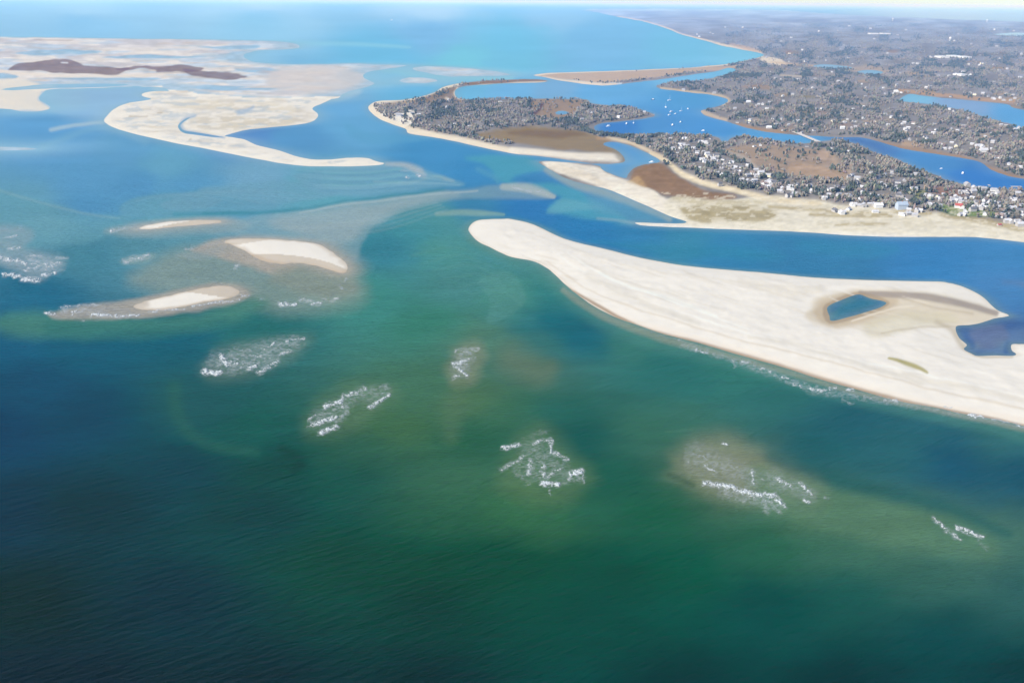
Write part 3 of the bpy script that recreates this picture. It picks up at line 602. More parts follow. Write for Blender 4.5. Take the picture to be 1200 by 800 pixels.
# ------------------------------------------------------------------ materials of the ground
def ground_mat(name, bump=0.5, rough=0.9, var=0.10, sc1=0.03, sc2=0.25):
    m = Mat(name)
    at = m.n('Attribute', attribute_name='cover')
    a = m.noise(sc1, 5, .6); b = m.noise(sc2, 5, .65)
    f = m.math('ADD', m.math('MULTIPLY_ADD', a, 2 * var, 1 - 1.5 * var), m.math('MULTIPLY', b, var))
    cb = m.n('CombineColor')
    for k in range(3): m.l(f, cb.inputs[k])
    m.l(m.mix(at.outputs['Color'], cb.outputs[0], 1.0, 'MULTIPLY'), m.b.inputs['Base Color'])
    m.b.inputs['Roughness'].default_value = rough; m.b.inputs['Specular IOR Level'].default_value = 0.15
    bp = m.n('Bump'); bp.inputs['Strength'].default_value = 0.35; bp.inputs['Distance'].default_value = bump
    m.l(a, bp.inputs['Height']); m.l(bp.outputs[0], m.b.inputs['Normal'])
    return m.m
M_SAND = ground_mat('dry_sand', 1.5, .95, .05, .02, .12)
M_LAND = ground_mat('heath_and_soil', .8, .95, .16, .02, .12)

# ------------------------------------------------------------------ land bodies
HT = np.full(N, -1.0)
A_land = unair(C_land, GD, CAL_LAND_H, CAL_LAND_G, 0.012, 0.62)
def land_mesh(name, sd, z, mat):
    inside = sd > 0
    keep = inside[QUADS].any(1)
    q = QUADS[keep]; uq, inv = np.unique(q, return_inverse=True)
    V = np.stack([GX[uq], GY[uq], z[uq]], -1)
    me = np_mesh(name, V, inv.reshape(-1, 4), mat)
    add_col(me, 'cover', A_land[uq])
    HT[uq] = np.maximum(HT[uq], z[uq])
    o = link(bpy.data.objects.new(name, me)); o['kind'] = 'structure'
    return o
def beach(sd, slope=0.03, top=2.2, rel=0.8, sc_=120, s=0):
    z = np.clip(sd * slope, -1.5, top)
    n = fbm(GX / sc_, GY / sc_, 4, 500 + s) - 0.35
    n2_ = fbm(GX / (sc_ * .22), GY / (sc_ * .22), 3, 560 + s) - .5
    return z + np.clip(sd / 60, 0, 1) * (n * rel * 2 + n2_ * rel * 1.1)
land_mesh('sand_spit', sd_spit, beach(sd_spit, .035, 2.2, 1.0, 90), M_SAND)
for b in sd_bar: land_mesh('sandbar', b, beach(b, .03, 1.0, .3, 60), M_SAND)
land_mesh('barrier_beach', sd_hook, beach(sd_hook, .02, 1.6, .6, 200), M_SAND)
land_mesh('tidal_flats', sd_flats, beach(sd_flats, .01, 1.2, .4, 500), M_SAND)
hill = lambda s: fbm(GX / 700, GY / 700, 4, s)
zs = beach(sd_south, .03, 2.0, .5, 150) + sstep(10, 220, sd_south) * hill(520) * 9 * np.clip(WOODS + .12, 0, 1)
land_mesh('south_shore_land', sd_south, zs, M_LAND)
zn = beach(sd_north, .03, 2.0, .5, 300) + sstep(10, 500, sd_north) * (hill(540) * 14 + 2)
land_mesh('mainland', sd_north, zn, M_LAND)

# ------------------------------------------------------------------ the sea
A_sea = unair(C_sea, GD, CAL_SEA_H, CAL_SEA_G, 0.0005, 0.5)
ex_ = np.maximum(np.interp(np.log(GD), CAL_D, CAL_SEA_H[:, 0]) - C_sea[:, 0], 0) * sstep(1400, 900, GD)
A_sea[:, 1] += .36 * ex_; A_sea[:, 2] += .10 * ex_
def sea_mat():
    m = Mat('sea_water')
    at = m.n('Attribute', attribute_name='water'); sw = m.n('Attribute', attribute_name='swell')
    df = m.n('BsdfDiffuse'); gl = m.n('BsdfGlossy'); gl.inputs['Roughness'].default_value = 0.07
    fr = m.n('Fresnel'); fr.inputs['IOR'].default_value = 1.33
    mx = m.n('MixShader'); m.l(m.math('MULTIPLY', fr.outputs[0], 0.07), mx.inputs[0])      # mirror scaled down; the diffuse colour carries the sky's blue reflection
    m.l(df.outputs[0], mx.inputs[1]); m.l(gl.outputs[0], mx.inputs[2]); m.l(mx.outputs[0], m.t.nodes['Material Output'].inputs['Surface'])
    m.l(at.outputs['Color'], df.inputs['Color'])
    n1 = m.noise(1.0, 3, .5, None, (.03, .15, .05), R(30))        # swell
    n2 = m.noise(1.0, 4, .6, None, (.10, .32, .2), R(12))         # wind chop
    n3 = m.noise(.9, 3, .6)
    h = m.math('ADD', m.math('MULTIPLY', n1, .9), m.math('ADD', m.math('MULTIPLY', n2, .5), m.math('MULTIPLY', n3, .08)))
    h = m.math('MULTIPLY', h, sw.outputs['Fac'])
    bp = m.n('Bump'); bp.inputs['Strength'].default_value = 1.0; bp.inputs['Distance'].default_value = 1.0
    m.l(h, bp.inputs['Height'])
    for nd in (df, gl, fr): m.l(bp.outputs[0], nd.inputs['Normal'])
    m.t.nodes.remove(m.b)
    return m.m
me = np_mesh('sea', np.stack([GX, GY, np.zeros(N)], -1), QUADS, sea_mat())
add_col(me, 'water', A_sea)
add_float(me, 'swell', np.clip(1.15 - GD / 4200, 0.12, 1.0) * 6.0 * (0.55 + 0.45 * sstep(800, 200, PX)))
o = link(bpy.data.objects.new('sea', me)); o['kind'] = 'structure'

#OBJBEGIN
# ------------------------------------------------------------------ breaking surf over the shoals and along the beach: raised sheets of foam
def surf_mat():
    m = Mat('surf_foam')
    at = m.n('Attribute', attribute_name='foam')
    nz = m.noise(.9, 4, .65, None, (.55, 1.0, 1.0), R(15))
    a = m.math('MULTIPLY_ADD', nz, 1.3, .35)
    f = m.n('Math', operation='MULTIPLY', use_clamp=True); m.l(at.outputs['Fac'], f.inputs[0]); m.l(a, f.inputs[1])
    df = m.n('BsdfDiffuse'); df.inputs['Color'].default_value = (.56, .60, .60, 1)
    tr = m.n('BsdfTransparent'); mx = m.n('MixShader')
    m.l(f.outputs[0], mx.inputs[0]); m.l(tr.outputs[0], mx.inputs[1]); m.l(df.outputs[0], mx.inputs[2])
    m.l(mx.outputs[0], m.t.nodes['Material Output'].inputs['Surface']); m.t.nodes.remove(m.b)
    return m.m
M_FOAM = surf_mat()
def surf(label, strokes, group='breaking waves over the shoals'):
    pts = np.concatenate([np.array(s[0], float)[:, :2] for s in strokes])
    lo = pts.min(0) - 5; hi = pts.max(0) + 5; st = 0.42
    xs = np.arange(lo[0], hi[0], st); ys = np.arange(lo[1], hi[1], st)
    X, Y = np.meshgrid(xs, ys); x = X.ravel(); y = Y.ravel()
    f = np.zeros(len(x))
    sd0 = int(lo[0] * 7 + lo[1])
    wxl = (fbm(x / 5.5, y / 4, 3, sd0) - .5) * 5.5; wyl = (fbm(x / 5.5, y / 4, 3, sd0 + 9) - .5) * 4
    for s in strokes:
        L = np.array([(p[0], p[1], p[2] * 1.2) for p in s[0]], float); a = s[1]
        d = linedist(spline(L, 4, False) if len(L) > 2 else L, np.stack([x + wxl, y + wyl], -1))
        np.maximum(f, a * (1 - sstep(.05, 2.9, d)), out=f)
    n1 = fbm(x / 3.4, y / 1.7, 3, sd0 + 20); n2 = fbm(x / 1.3, y / .8, 2, sd0 + 30)
    n3 = 1 - np.abs(2 * fbm(x / 2.6 + .3 * y, y / 1.5, 3, sd0 + 40) - 1) * 2.2          # lacy ridges
    trail = np.clip(f + .12, 0, 1) * np.clip((n1 - .36) * 2.6, 0, 1)
    core = np.clip((f * (.35 + 1.2 * n1) + (n3 - .62) * .8 + (n2 - .5) * .4 - .38) * 1.35, 0, 1) * (f > .05)
    f = np.maximum(core * np.minimum(.74, .25 + .5 * f), .62 * f * trail + .22 * f * np.clip((n2 - .42) * 5, 0, 1))
    g = ground(x, y)
    big = sstep(.2, .9, f)
    V = np.stack([g[:, 0], g[:, 1], .12 + .9 * big + .25 * n2], -1)
    I = np.arange(len(x)).reshape(X.shape)
    q = np.stack([I[:-1, :-1], I[1:, :-1], I[1:, 1:], I[:-1, 1:]], -1).reshape(-1, 4)
    q = q[(f[q] > .03).any(1)]
    if len(q) == 0: return
    uq, inv = np.unique(q, return_inverse=True)
    me = np_mesh('breaking_surf', V[uq], inv.reshape(-1, 4), M_FOAM)
    add_float(me, 'foam', np.clip(f[uq] * 1.1, 0, 1))
    tag(link(bpy.data.objects.new('breaking_surf', me)), label, 'surf', group, 'stuff')
def ST(*a):
    """x0 y0 x1 y1 radius strength"""
    return [([(s[0], s[1], s[4]), (s[2], s[3], s[4] * .8)], s[5]) for s in a]
surf('white surf breaking on the shoal at the far left edge', ST((7,279,19,277,1,.7),(10,292,24,289,1.3,.7),(15,305,30,309,2,.95),(-4,301,15,305,2,.9),(35,300,48,300,1,.7),(30,316,45,312,1.8,.75),(45,312,69,307,1.8,.7),(4,322,15,321,1.4,1),
     (17,324,24,322,1.4,1),(25,327,46,328,1.7,1.15),(50,323,64,320,1.5,.9),(67,302,80,302,1,.6),(36,308,66,312,6,.6),(5,304,30,312,4,.5),(0,270,25,268,3,.3),(4,285,20,296,3,.3)))
surf('thin white surf patch above the two small sandbars', ST((146,306,174,300,2,.7)))
surf('small foam at the left tip of the thin sandbar', ST((130,271,137,270,1.3,.9),(138,268,160,265,1.2,.5)))
surf('flecks of foam left of the curved sandbar', ST((217,292,225,291,1,.6),(249,295,252,295,.8,.5),(275,313,280,312,1.3,.7),(225,290,262,283,1.2,.35),(272,296,285,300,.8,.3)))
surf('surf along the lower edge of the slanting small sandbar', ST((54,367,61,366,1.4,1.1),(64,368,66,368,1,.9),(72,360,118,357,1,.6),(85,367,90,365,1.5,1),(107,369,140,370.5,1.3,.95),(140,370.5,163,369.5,1.2,.9),(175,365,218,362,1,.8),
     (225,359,280,351,.9,.75),(283,347,292,346,.8,.7),(95,376,97,376,.8,.7),(75,363,120,366,3.2,.5),(120,361,150,365,2.5,.3)))
surf('scattered foam below the curved sandbar', ST((329,356,346,357,1.3,.95),(367,356,376,356,1.4,.9),(392,351,395,350,1.2,.8),(350,351,368,353,1.4,.55),(301,350,310,350,1,.4),(378,350,390,353,1.2,.5),(398,335,402,338,1,.5),(404,330,408,326,1,.5)))
surf('broad speckled surf on the brown shoal left of centre', ST((239,436,258,437,2,1.15),(259,417,265,426,2.2,1),(267,426,285,426,2,.85),(275,410,295,412,1.4,.6),(310,409,322,402,1.2,.85),(335,399,356,397,1.3,.75),(304,436,325,424,2.2,.85),(292,432,302,428,1.5,.9),
     (327,415,340,411,1.5,.75),(300,418,317,414,1.3,.6),(268,418,330,406,5,.34),(265,434,300,430,2,.4),(255,425,345,400,7,.5),(270,430,320,418,5,.55),(330,408,350,400,3,.36)))
surf('ring of white breakers on the green shoal near the middle', ST((360,493,369,486,1,.7),(365,498,392,489,2,1.1),(376,507,394,500,1.9,.95),(382,476,400,469,2,1.05),(400,469,401,478,1.5,.9),(402,465,428,456,1.9,.85),(407,470,427,463,2,.5),(396,493,407,482,3,.5),
     (384,486,398,478,2,.5),(375,490,405,472,6,.5),(400,476,425,460,5,.42),(436,470,452,458,5,.45),(434,476,457,462,1.7,.95),(432,460,452,453,3.4,.42),(401,478,412,476,1.2,.6)))
surf('small upright foam patch near the centre of the bay', ST((541,412,559,409,2,.6),(532,427,550,421,2,.85),(537,431,546,440,2,.95),(530,443,536,441,1.5,.8),(534,413,536,411,1,.6),(553,421,557,420,1,.6),(538,418,552,414,3.5,.5),(538,432,548,422,5,.55)))
surf('loose ring of breakers on the green shoal at lower centre', ST((590,525,609,521,1.7,.95),(625,520,637,515,1.5,.8),(637,515,647,517,1.4,.8),(645,515,646,530,1.2,.8),(650,530,665,539,1.4,.75),(587,550,605,541,1.8,.7),(605,541,614,535,1.5,.8),(622,540,620,555,2.3,.8),(605,555,620,565,2.6,.42),
     (637,547,636,560,1.7,.85),(640,560,652,552,1.8,.7),(652,552,657,549,1.4,.85),(637,567,654,567,1.9,1.2),(670,555,682,552,2.3,1.1),(667,561,675,560,1.9,.8),(682,552,685,566,1,.7),(644,574,644,580,.8,.5),(625,530,655,550,9,.42),(612,545,640,560,6,.42),(668,556,680,560,4,.5),(628,508,642,506,2,.35),(660,565,672,563,2,.4)))
surf('long breaker line on the tan shoal at right', ST((826,566,855,570,1.9,1.05),(855,570,881,579,2,1),(881,579,907,581,2,1),(907,581,919,594,2,1),(870,578,872,588,2.5,.5),(896,586,899,601,2.4,.55),(881,550,883,566,1.4,.8),(912,561,927,570,1.9,.85),(938,566,952,581,1.5,.85),(941,586,947,588,1.7,.9),
     (848,519,852,521,1.1,.8),(824,535,831,539,1,.7),(826,546,837,553,1.2,.75),(894,561,895,562,1,.7),(806,541,808,542,.8,.6),(967,583,972,585,1,.5),(815,535,880,560,9,.42),(850,575,910,590,5,.5),(905,560,950,580,6,.42),(905,592,915,600,2,.5)))
surf('two slanting streaks of foam at the far right', ST((1094,607,1106,618,1.5,.95),(1108,620,1125,632,1.8,.75),(1121,618,1152,630,1.8,.95),(1146,634,1158,644,1.6,.3)))
surf('foam swirling off the tip of the hooked beach', ST((475,208,478,208,.8,.8),(489,206,493,206,1,.9),(472,201,493,200,1.2,.45),(455,193,480,194,1,.35),(520,209,532,213,1,.3)))
surf('pale foam on the sandbar left of the harbour beach', ST((600,219.5,615,222,1,.55),(615,222,632,225,1.2,.6),(632,225,648,231,1.1,.5)))
surf('broken line of surf along the beach of the long spit', ST((787,396,800,400,.9,.5),(816,410,830,414,1.3,.8),(835,416,848,420,.9,.5),(858,420,861,430,1.3,.55),(871,424,880,426,1.1,.8),(891,431,903,435,1.2,.8),(917,442,924,444,1.3,1),(930,450,939,454,1.2,.75),
     (950,455,967,457,1.4,1),(972,455,980,455,1.1,.95),(987,469,1000,473,1.1,.55),(992,457,1000,458,1,.85),(800,404,870,425,2.4,.42),(870,425,950,455,3,.5),(950,457,1040,470,2.6,.48),(1040,470,1200,500,2,.4),(960,458,1030,468,1.6,.35),(1037,469,1055,470,1,.75),(1062,473,1090,476,.9,.45),(1107,477,1120,479,.9,.8),(1136,486,1153,489,1.3,1.05),(1162,491,1182,495,.9,.7),
     (1190,498,1230,509,1,.7),(1250,516,1320,534,1.2,.8),(745,383,785,396,.7,.3)), 'surf along the beach')

# ------------------------------------------------------------------ mesh builder
class MB:
    def __init__(s): s.v = []; s.f = []; s.mi = []
    def add(s, v, f, mi=0):
        n = len(s.v); s.v += [tuple(p) for p in v]; s.f += [tuple(i + n for i in q) for q in f]; s.mi += [mi] * len(f)
    def box(s, x0, y0, z0, x1, y1, z1, mi=0):
        s.add([(x0,y0,z0),(x1,y0,z0),(x1,y1,z0),(x0,y1,z0),(x0,y0,z1),(x1,y0,z1),(x1,y1,z1),(x0,y1,z1)],
              [(0,3,2,1),(4,5,6,7),(0,1,5,4),(1,2,6,5),(2,3,7,6),(3,0,4,7)], mi)
    def gable(s, x0, y0, x1, y1, e, r, z0=-2, mi=0):        # ridge along x
        ym = (y0 + y1) / 2
        s.add([(x0,y0,z0),(x1,y0,z0),(x1,y1,z0),(x0,y1,z0),(x0,y0,e),(x1,y0,e),(x1,y1,e),(x0,y1,e),(x0,ym,r),(x1,ym,r)],
              [(0,1,5,4),(2,3,7,6),(1,2,6,9,5),(3,0,4,8,7)], mi)
    def roof(s, x0, y0, x1, y1, e, r, t=.35, o=.5, swap=False):
        ym = (y0 + y1) / 2; k = (r - e) / (ym - y0)
        a = [(x0-o, y0-o, e-o*k), (x1+o, y0-o, e-o*k), (x1+o, ym, r), (x0-o, ym, r), (x1+o, y1+o, e-o*k), (x0-o, y1+o, e-o*k)]
        v = [(p[0], p[1], p[2]+.03) for p in a] + [(p[0], p[1], p[2]+.03+t) for p in a]
        f = [(6,7,8,9),(9,8,10,11),(0,3,2,1),(3,5,4,2),(0,1,7,6),(4,5,11,10),(1,2,8,7),(2,4,10,8),(3,0,6,9),(5,3,9,11)]
        s.add(v, f)
    def cyl(s, x, y, z0, z1, r0, r1, n=10, mi=0):
        v = []
        for k in range(n):
            a = 2*math.pi*k/n; v += [(x+r0*math.cos(a), y+r0*math.sin(a), z0), (x+r1*math.cos(a), y+r1*math.sin(a), z1)]
        f = [(2*k, 2*((k+1)%n), 2*((k+1)%n)+1, 2*k+1) for k in range(n)] + [tuple(2*k+1 for k in range(n)), tuple(2*k for k in reversed(range(n)))]
        s.add(v, f, mi)
    def mesh(s, name, *mats):
        me = bpy.data.meshes.new(name); me.from_pydata(s.v, [], s.f); me.update()
        for m in mats: me.materials.append(m)
        for p, i in zip(me.polygons, s.mi): p.material_index = i
        return me
def part(name, me, parent): return link(bpy.data.objects.new(name, me), parent)
def empty(name, loc=(0, 0, 0), rz=0):
    o = bpy.data.objects.new(name, None); link(o); o.location = loc; o.rotation_euler = (0, 0, rz); return o
def copy_tree(o, parent=None, top=True):
    c = o.copy(); col.objects.link(c)
    if parent is not None: c.parent = parent
    for ch in list(o.children): copy_tree(ch, c)
    return c
def at(px, py):
    g = ground([px], [py])[0]; i = idx_of(np.array([g[0]]), np.array([g[1]]))[0]
    z = max(HT[i], 0.0); g = ground([px], [py], z)[0]
    return g[0], g[1], z

# ------------------------------------------------------------------ houses
WALL = {'white': plain('white_clapboard', (.55,.55,.54)), 'grey': plain('weathered_shingle', (.36,.345,.33)), 'cream': plain('cream_clapboard', (.66,.58,.40)), 'blue': plain('pale_blue_siding', (.36,.41,.47))}
ROOF = {'grey': plain('grey_shingle_roof', (.33,.33,.34)), 'dark': plain('dark_shingle_roof', (.12,.12,.13)), 'pale': plain('pale_weathered_roof', (.44,.44,.45)), 'brown': plain('brown_shingle_roof', (.24,.18,.15)), 'red': plain('red_roof', (.36,.09,.07)), 'blue': plain('blue_metal_roof', (.30,.36,.43)), 'white': plain('white_flat_roof', (.64,.65,.66))}
M_BRICK = plain('chimney_brick', (.30,.17,.13)); M_GLASS = plain('window_glass', (.05,.06,.07), .15)
PROTO = {}
def house_proto(shape, wall, roof):
    key = (shape, wall, roof)
    if key in PROTO: return PROTO[key], False
    root = empty('house')
    w, r, c, g = MB(), MB(), MB(), MB()
    if shape == 0:      # low cottage
        w.gable(-6,-4,6,4,3.0,5.8); r.roof(-6,-4,6,4,3.0,5.8); c.box(2,-.5,4.5,3,.5,7.2)
        wins = [(-4,-4.05,1.2),(-1,-4.05,1.2),(3.5,-4.05,1.2)]
    elif shape == 1:    # two storeys
        w.gable(-6.5,-4.5,6.5,4.5,5.6,9.0); r.roof(-6.5,-4.5,6.5,4.5,5.6,9.0); c.box(-.6,-.6,7.5,.6,.6,10.4)
        wins = [(x,-4.55,z) for x in (-4.6,-1.6,1.6,4.6) for z in (1.1,3.8)]
    elif shape == 2:    # house with a cross wing
        w.gable(-8,-4,5,4,4.6,7.9); r.roof(-8,-4,5,4,4.6,7.9)
        w2 = MB(); w2.gable(-7.5,-3.6,7,3.6,4.2,7.2); w.add([(-y+3.5, x-2.5, z) for x, y, z in w2.v], w2.f)
        r2 = MB(); r2.roof(-7.5,-3.6,7,3.6,4.2,7.2); r.add([(-y+3.5, x-2.5, z) for x, y, z in r2.v], r2.f)
        c.box(-5,-.5,6.4,-4,.5,9.2); wins = [(-6,-4.05,1.4),(-3,-4.05,1.4)]
    else:               # gable end towards the sea, with a porch
        w2 = MB(); w2.gable(-6.5,-4.2,6.5,4.2,5.0,8.6); w.add([(-y, x, z) for x, y, z in w2.v], w2.f)
        r2 = MB(); r2.roof(-6.5,-4.2,6.5,4.2,5.0,8.6); r.add([(-y, x, z) for x, y, z in r2.v], r2.f)
        w.box(-4.2,-9,-2,4.2,-6.55,.6); r.add([(-4.5,-9.3,2.7),(4.5,-9.3,2.7),(4.5,-6.55,3.6),(-4.5,-6.55,3.6),(-4.5,-9.3,2.95),(4.5,-9.3,2.95),(4.5,-6.55,3.85),(-4.5,-6.55,3.85)], [(0,3,2,1),(4,5,6,7),(0,1,5,4),(1,2,6,5),(2,3,7,6),(3,0,4,7)])
        c.box(1,1,6.5,2,2,9.6); wins = [(-2.4,-6.55,3.9),(1.2,-6.55,3.9)]
    part('wall', w.mesh('wall', WALL[wall]), root)
    rf = part('roof', r.mesh('roof', ROOF[roof]), root)
    part('chimney', c.mesh('chimney', M_BRICK), rf)
    PROTO[key] = root
    return root, True
N_HOUSE = [0]
HOUSE_XY = []
def house(px, py, wall, roof, shape, s=1.0, rz=None, label=None, group=None):
    x, y, z = at(px, py + 1.2)
    o, new = house_proto(shape, wall, roof)
    if not new: o = copy_tree(o)
    for k in ('label', 'group'):
        if k in o: del o[k]
    o.location = (x, y, z - .1); o.scale = (s, s, s)
    o.rotation_euler = (0, 0, R(random.choice([0, 90, 20, -15, 60, -30, 35]) + random.uniform(-8, 8)) if rz is None else rz)
    tag(o, label, 'house', group); HOUSE_XY.append((px, py)); N_HOUSE[0] += 1
    return o
LOOK = {('white','grey'): 'white house with a grey roof', ('white','pale'): 'white house with a pale weathered roof', ('white','dark'): 'white house with a dark roof', ('grey','pale'): 'grey shingled house with a pale roof',
        ('grey','dark'): 'grey shingled house with a dark roof', ('white','brown'): 'white house with a brown roof', ('cream','grey'): 'cream house with a grey roof', ('grey','grey'): 'grey shingled house with a grey roof'}
def quarter(x, y):
    if x < 600: return 'on the wooded island', 'island houses'
    if x < 770 and y < 146: return 'on the marshy harbour point', 'marsh point houses'
    if x < 870 and 98 < y < 146: return 'on the far harbour shore', 'harbour shore houses'
    if y > 155 and x < 955: return 'behind the brown marsh', 'houses behind the brown marsh'
    if (y > 198 and x >= 955) or (y > 214 and x > 1090): return 'in the village behind the beach dunes', 'houses behind the beach dunes'
    if y > 125: return 'beyond the tidal river', 'houses beyond the tidal river'
    if x > 1100 and y > 100: return 'on the far shore of the pond', 'pond shore houses'
    return 'in the distant wooded town', 'houses of the distant town'
# houses that stand out
house(1056,243,'blue','blue',1,1.8,R(4),'big pale blue house with a blue roof standing at the dune edge')
house(1070,223,'cream','grey',1,1.35,R(5),'cream yellow house beside the red brown scrub')
house(1124,242,'white','red',2,1.25,R(-15),'white house with a red roof above the green lawn')
house(1171,263,'grey','red',0,.75,R(10),'small red roofed shed at the edge of the dunes')
house(1029,241,'white','white',0,1.55,R(3),'long low white house with a white roof beside the dunes')
house(1050,107,'white','white',2,1.5,R(0),'large white building by the left end of the pond')
house(987,150,'white','white',1,1.2,R(0),'bright white house alone on the far river bank')
house(901,149,'white','white',0,1.5,R(0),'low bright white house near the bend of the tidal river')
house(1147,172,'white','pale',2,1.6,R(5),'wide white house, upper of two big ones above the river marsh')
house(1152,178,'white','pale',1,1.8,R(-5),'wide white house, lower of two big ones above the river marsh')
house(877,119,'white','white',0,1.6,R(2),'long white building behind the sandy harbour cove')
house(467,135.5,'white','grey',1,1.6,R(10),'tall white house at the left end of the wooded island')
HP = [(825,166),(869,196),(864,201),(876,206),(867,211),(886,207),(884,211),(887,216),(894,214),(877,214),(900,219),(902,212),(907,214),(914,224),(926,219),(924,229),(931,228),(948,219),(964,222),(965,232),(829,201),(839,203),(846,205),(857,208),
 (826,189),(832,191),(836,187),(849,192),(946,171),(824,166),(785,169),(802,162),(820,166),(827,167),(789,174),(799,174),(805,173),(794,178),(694,132),(732,128),(725,137),(755,131),(801,105),(829,110),(837,109),(824,129),(836,137),(832,138),(827,137),
 (998,205),(1021,203),(1036,205),(1000,211),(1005,209),(965,221),(975,222),(971,227),(993,230),(981,218),(1009,234),(1010,225),(1031,215),(1037,218),(1047,222),(1052,214),(1052,218),(1054,229),(1061,235),(1042,207),(1046,233),(1084,229),(1075,245),(1085,242),(1076,236),(1091,241),(1066,206),
 (1108,211),(1123,214),(1133,217),(1141,221),(1152,222),(1158,219),(1165,223),(1134,227),(1140,225),(1192,227),(1121,234),(1127,237),(1100,242),(1091,240),(1101,234),(1131,248),(1142,237),(1142,243),(1150,244),(1155,242),(1170,237),(1185,234),(1188,236),(1167,243),(1173,247),(1182,251),(1170,254),(1181,259),(1186,245),(1196,242),(1195,248),(1192,259),(1195,264),(1198,253),(1160,237),
 (1114,113),(1126,115),(1137,108),(1142,110),(1158,112),(1165,116),(1172,114),(1176,117),(1187,111),(1189,115),(1184,117),(1152,109),
 (1070,144),(1095,144),(1129,147),(1122,153),(1139,154),(1077,149),(1064,150),(1087,152),(1094,156),(1084,160),(1101,168),(1120,171),(1107,174),(1114,174),(1139,168),(1168,184),(1186,185),(1187,161),(1188,167),(1179,146),(1173,146),(1194,149),(1156,161),(1196,196),
 (1037,134),(976,142),(989,143),(1001,142),(1025,143),(1016,145),(1040,146),(1061,151),(1025,155),(959,112),(1056,108),(1035,102),(954,152),(929,110),(889,122),(901,119),(898,127),(861,127),(864,143),(909,146),(924,146),(934,141),(943,146),(917,152),(879,141),
 (470,135),(483,132),(481,138),(491,134),(491,145),(504,146),(515,147),(526,149),(532,146),(551,134),(576,147),(564,148),(550,149),(526,117),(524,125),(586,119),(677,126),(692,132),(682,140),(732,127),(614,141),
 (898,67),(902,75),(908,91),(915,92),(930,92),(935,93),(955,92),(985,95),(927,90),(956,91),(982,95),(1120,86),(1128,84),(1137,87),(1112,88),(985,57),(1010,60),(1040,62),(960,66),(1075,74),(925,62),(940,58),(975,84),(1065,95),(1090,100),(1010,98),(860,62),(880,67),(1150,74),(1180,80),(1165,95),(1195,90),(1055,85)]
DEEP = (np.random.default_rng(5).random((120, 2)))
CL = np.random.default_rng(8).random((44, 2))
HP = HP[:30] + [(786 + 118 * a_ + 6 * (b_ - .5), 167 + 46 * a_ + 17 * (b_ - .5)) for a_, b_ in CL] + HP[30:]
for a_, b_ in DEEP[:34]: HP.append((975 + a_ * 222, 222 + b_ * 32 + (a_ - .5) * 10))
for a_, b_ in DEEP[34:52]: HP.append((862 + a_ * 90, 200 + a_ * 18 + b_ * 10))
for a_, b_ in DEEP[52:84]: HP.append((900 + a_ * 300, 122 + b_ * 45))
styles = [('white','grey')]*2 + [('white','pale')]*3 + [('grey','pale')]*5 + [('white','dark')] + [('grey','dark')]*2 + [('grey','grey')]*4 + [('white','brown')] + [('cream','grey')]
lk = lambda px, py: idx_of(*[np.array([c]) for c in ground([px], [py])[0]])[0]
for (px, py) in HP:
    if N_HOUSE[0] >= 296: break
    if min(abs(px - a) + 1.6 * abs(py - b) for a, b in HOUSE_XY) < 3.0: continue
    if HT[lk(px, py + 1.5)] < .6: continue
    wl, rf = random.choice(styles); q, g = quarter(px, py)
    D = math.hypot(*ground([px], [py])[0])
    house(px, py, wl, rf, random.choice([0, 1, 1, 2, 2, 3]), random.uniform(.85, 1.25) * (1.0 if py > 198 else .88) * (1.0 + max(0, D - 3000) / 12000), None, LOOK[wl, rf] + ' ' + q, LOOK[wl, rf] + 's, ' + g)

# past three hundred houses: the smallest and farthest ones together
hb = {'w': MB(), 'r': MB()}; hr = np.random.default_rng(77); cnt = 0
while cnt < 420:
    if cnt < 150: px, py = 968 + 235 * hr.random(), 200 + 58 * hr.random()
    elif cnt < 190: px, py = 800 + 150 * hr.random(), 162 + 60 * hr.random()
    elif cnt < 330: px, py = 870 + 330 * hr.random(), 95 + 100 * hr.random()
    else: px, py = 780 + 420 * hr.random(), 30 + 60 * hr.random()
    cnt += 1
    i = lk(px, py + 1)
    if HT[i] < .8 or WOODS[i] < .25: continue
    if vnoise(np.array([px / 15]), np.array([py / 6]), 810)[0] < .38: continue
    if min(abs(px - a) + 1.6 * abs(py - b) for a, b in HOUSE_XY) < 3.0: continue
    HOUSE_XY.append((px, py))
    x, y, z = at(px, py + 1); D = math.hypot(x, y); s_ = hr.uniform(.7, 1.05) * (1 + max(0, D - 3000) / 7000); a = hr.uniform(0, 3.14)
    w2, r2 = MB(), MB(); e_, r_ = (3.0, 5.8) if hr.random() < .5 else (5.2, 8.4)
    w2.gable(-6, -4, 6, 4, e_, r_); r2.roof(-6, -4, 6, 4, e_, r_)
    k1 = int(hr.random() < .7); k2 = int(hr.integers(0, 3))
    for src, key, mi in ((w2, 'w', k1), (r2, 'r', k2)):
        hb[key].add([(x + s_ * (p[0] * math.cos(a) - p[1] * math.sin(a)), y + s_ * (p[0] * math.sin(a) + p[1] * math.cos(a)), z + s_ * p[2]) for p in src.v], src.f, mi)
hv = empty('houses_in_the_trees')
part('wall', hb['w'].mesh('wall', WALL['white'], WALL['grey']), hv)['kind'] = 'stuff'; part('roof', hb['r'].mesh('roof', ROOF['grey'], ROOF['pale'], ROOF['dark']), hv)['kind'] = 'stuff'
tag(hv, 'many small far houses half hidden in the trees', 'houses', None, 'stuff')

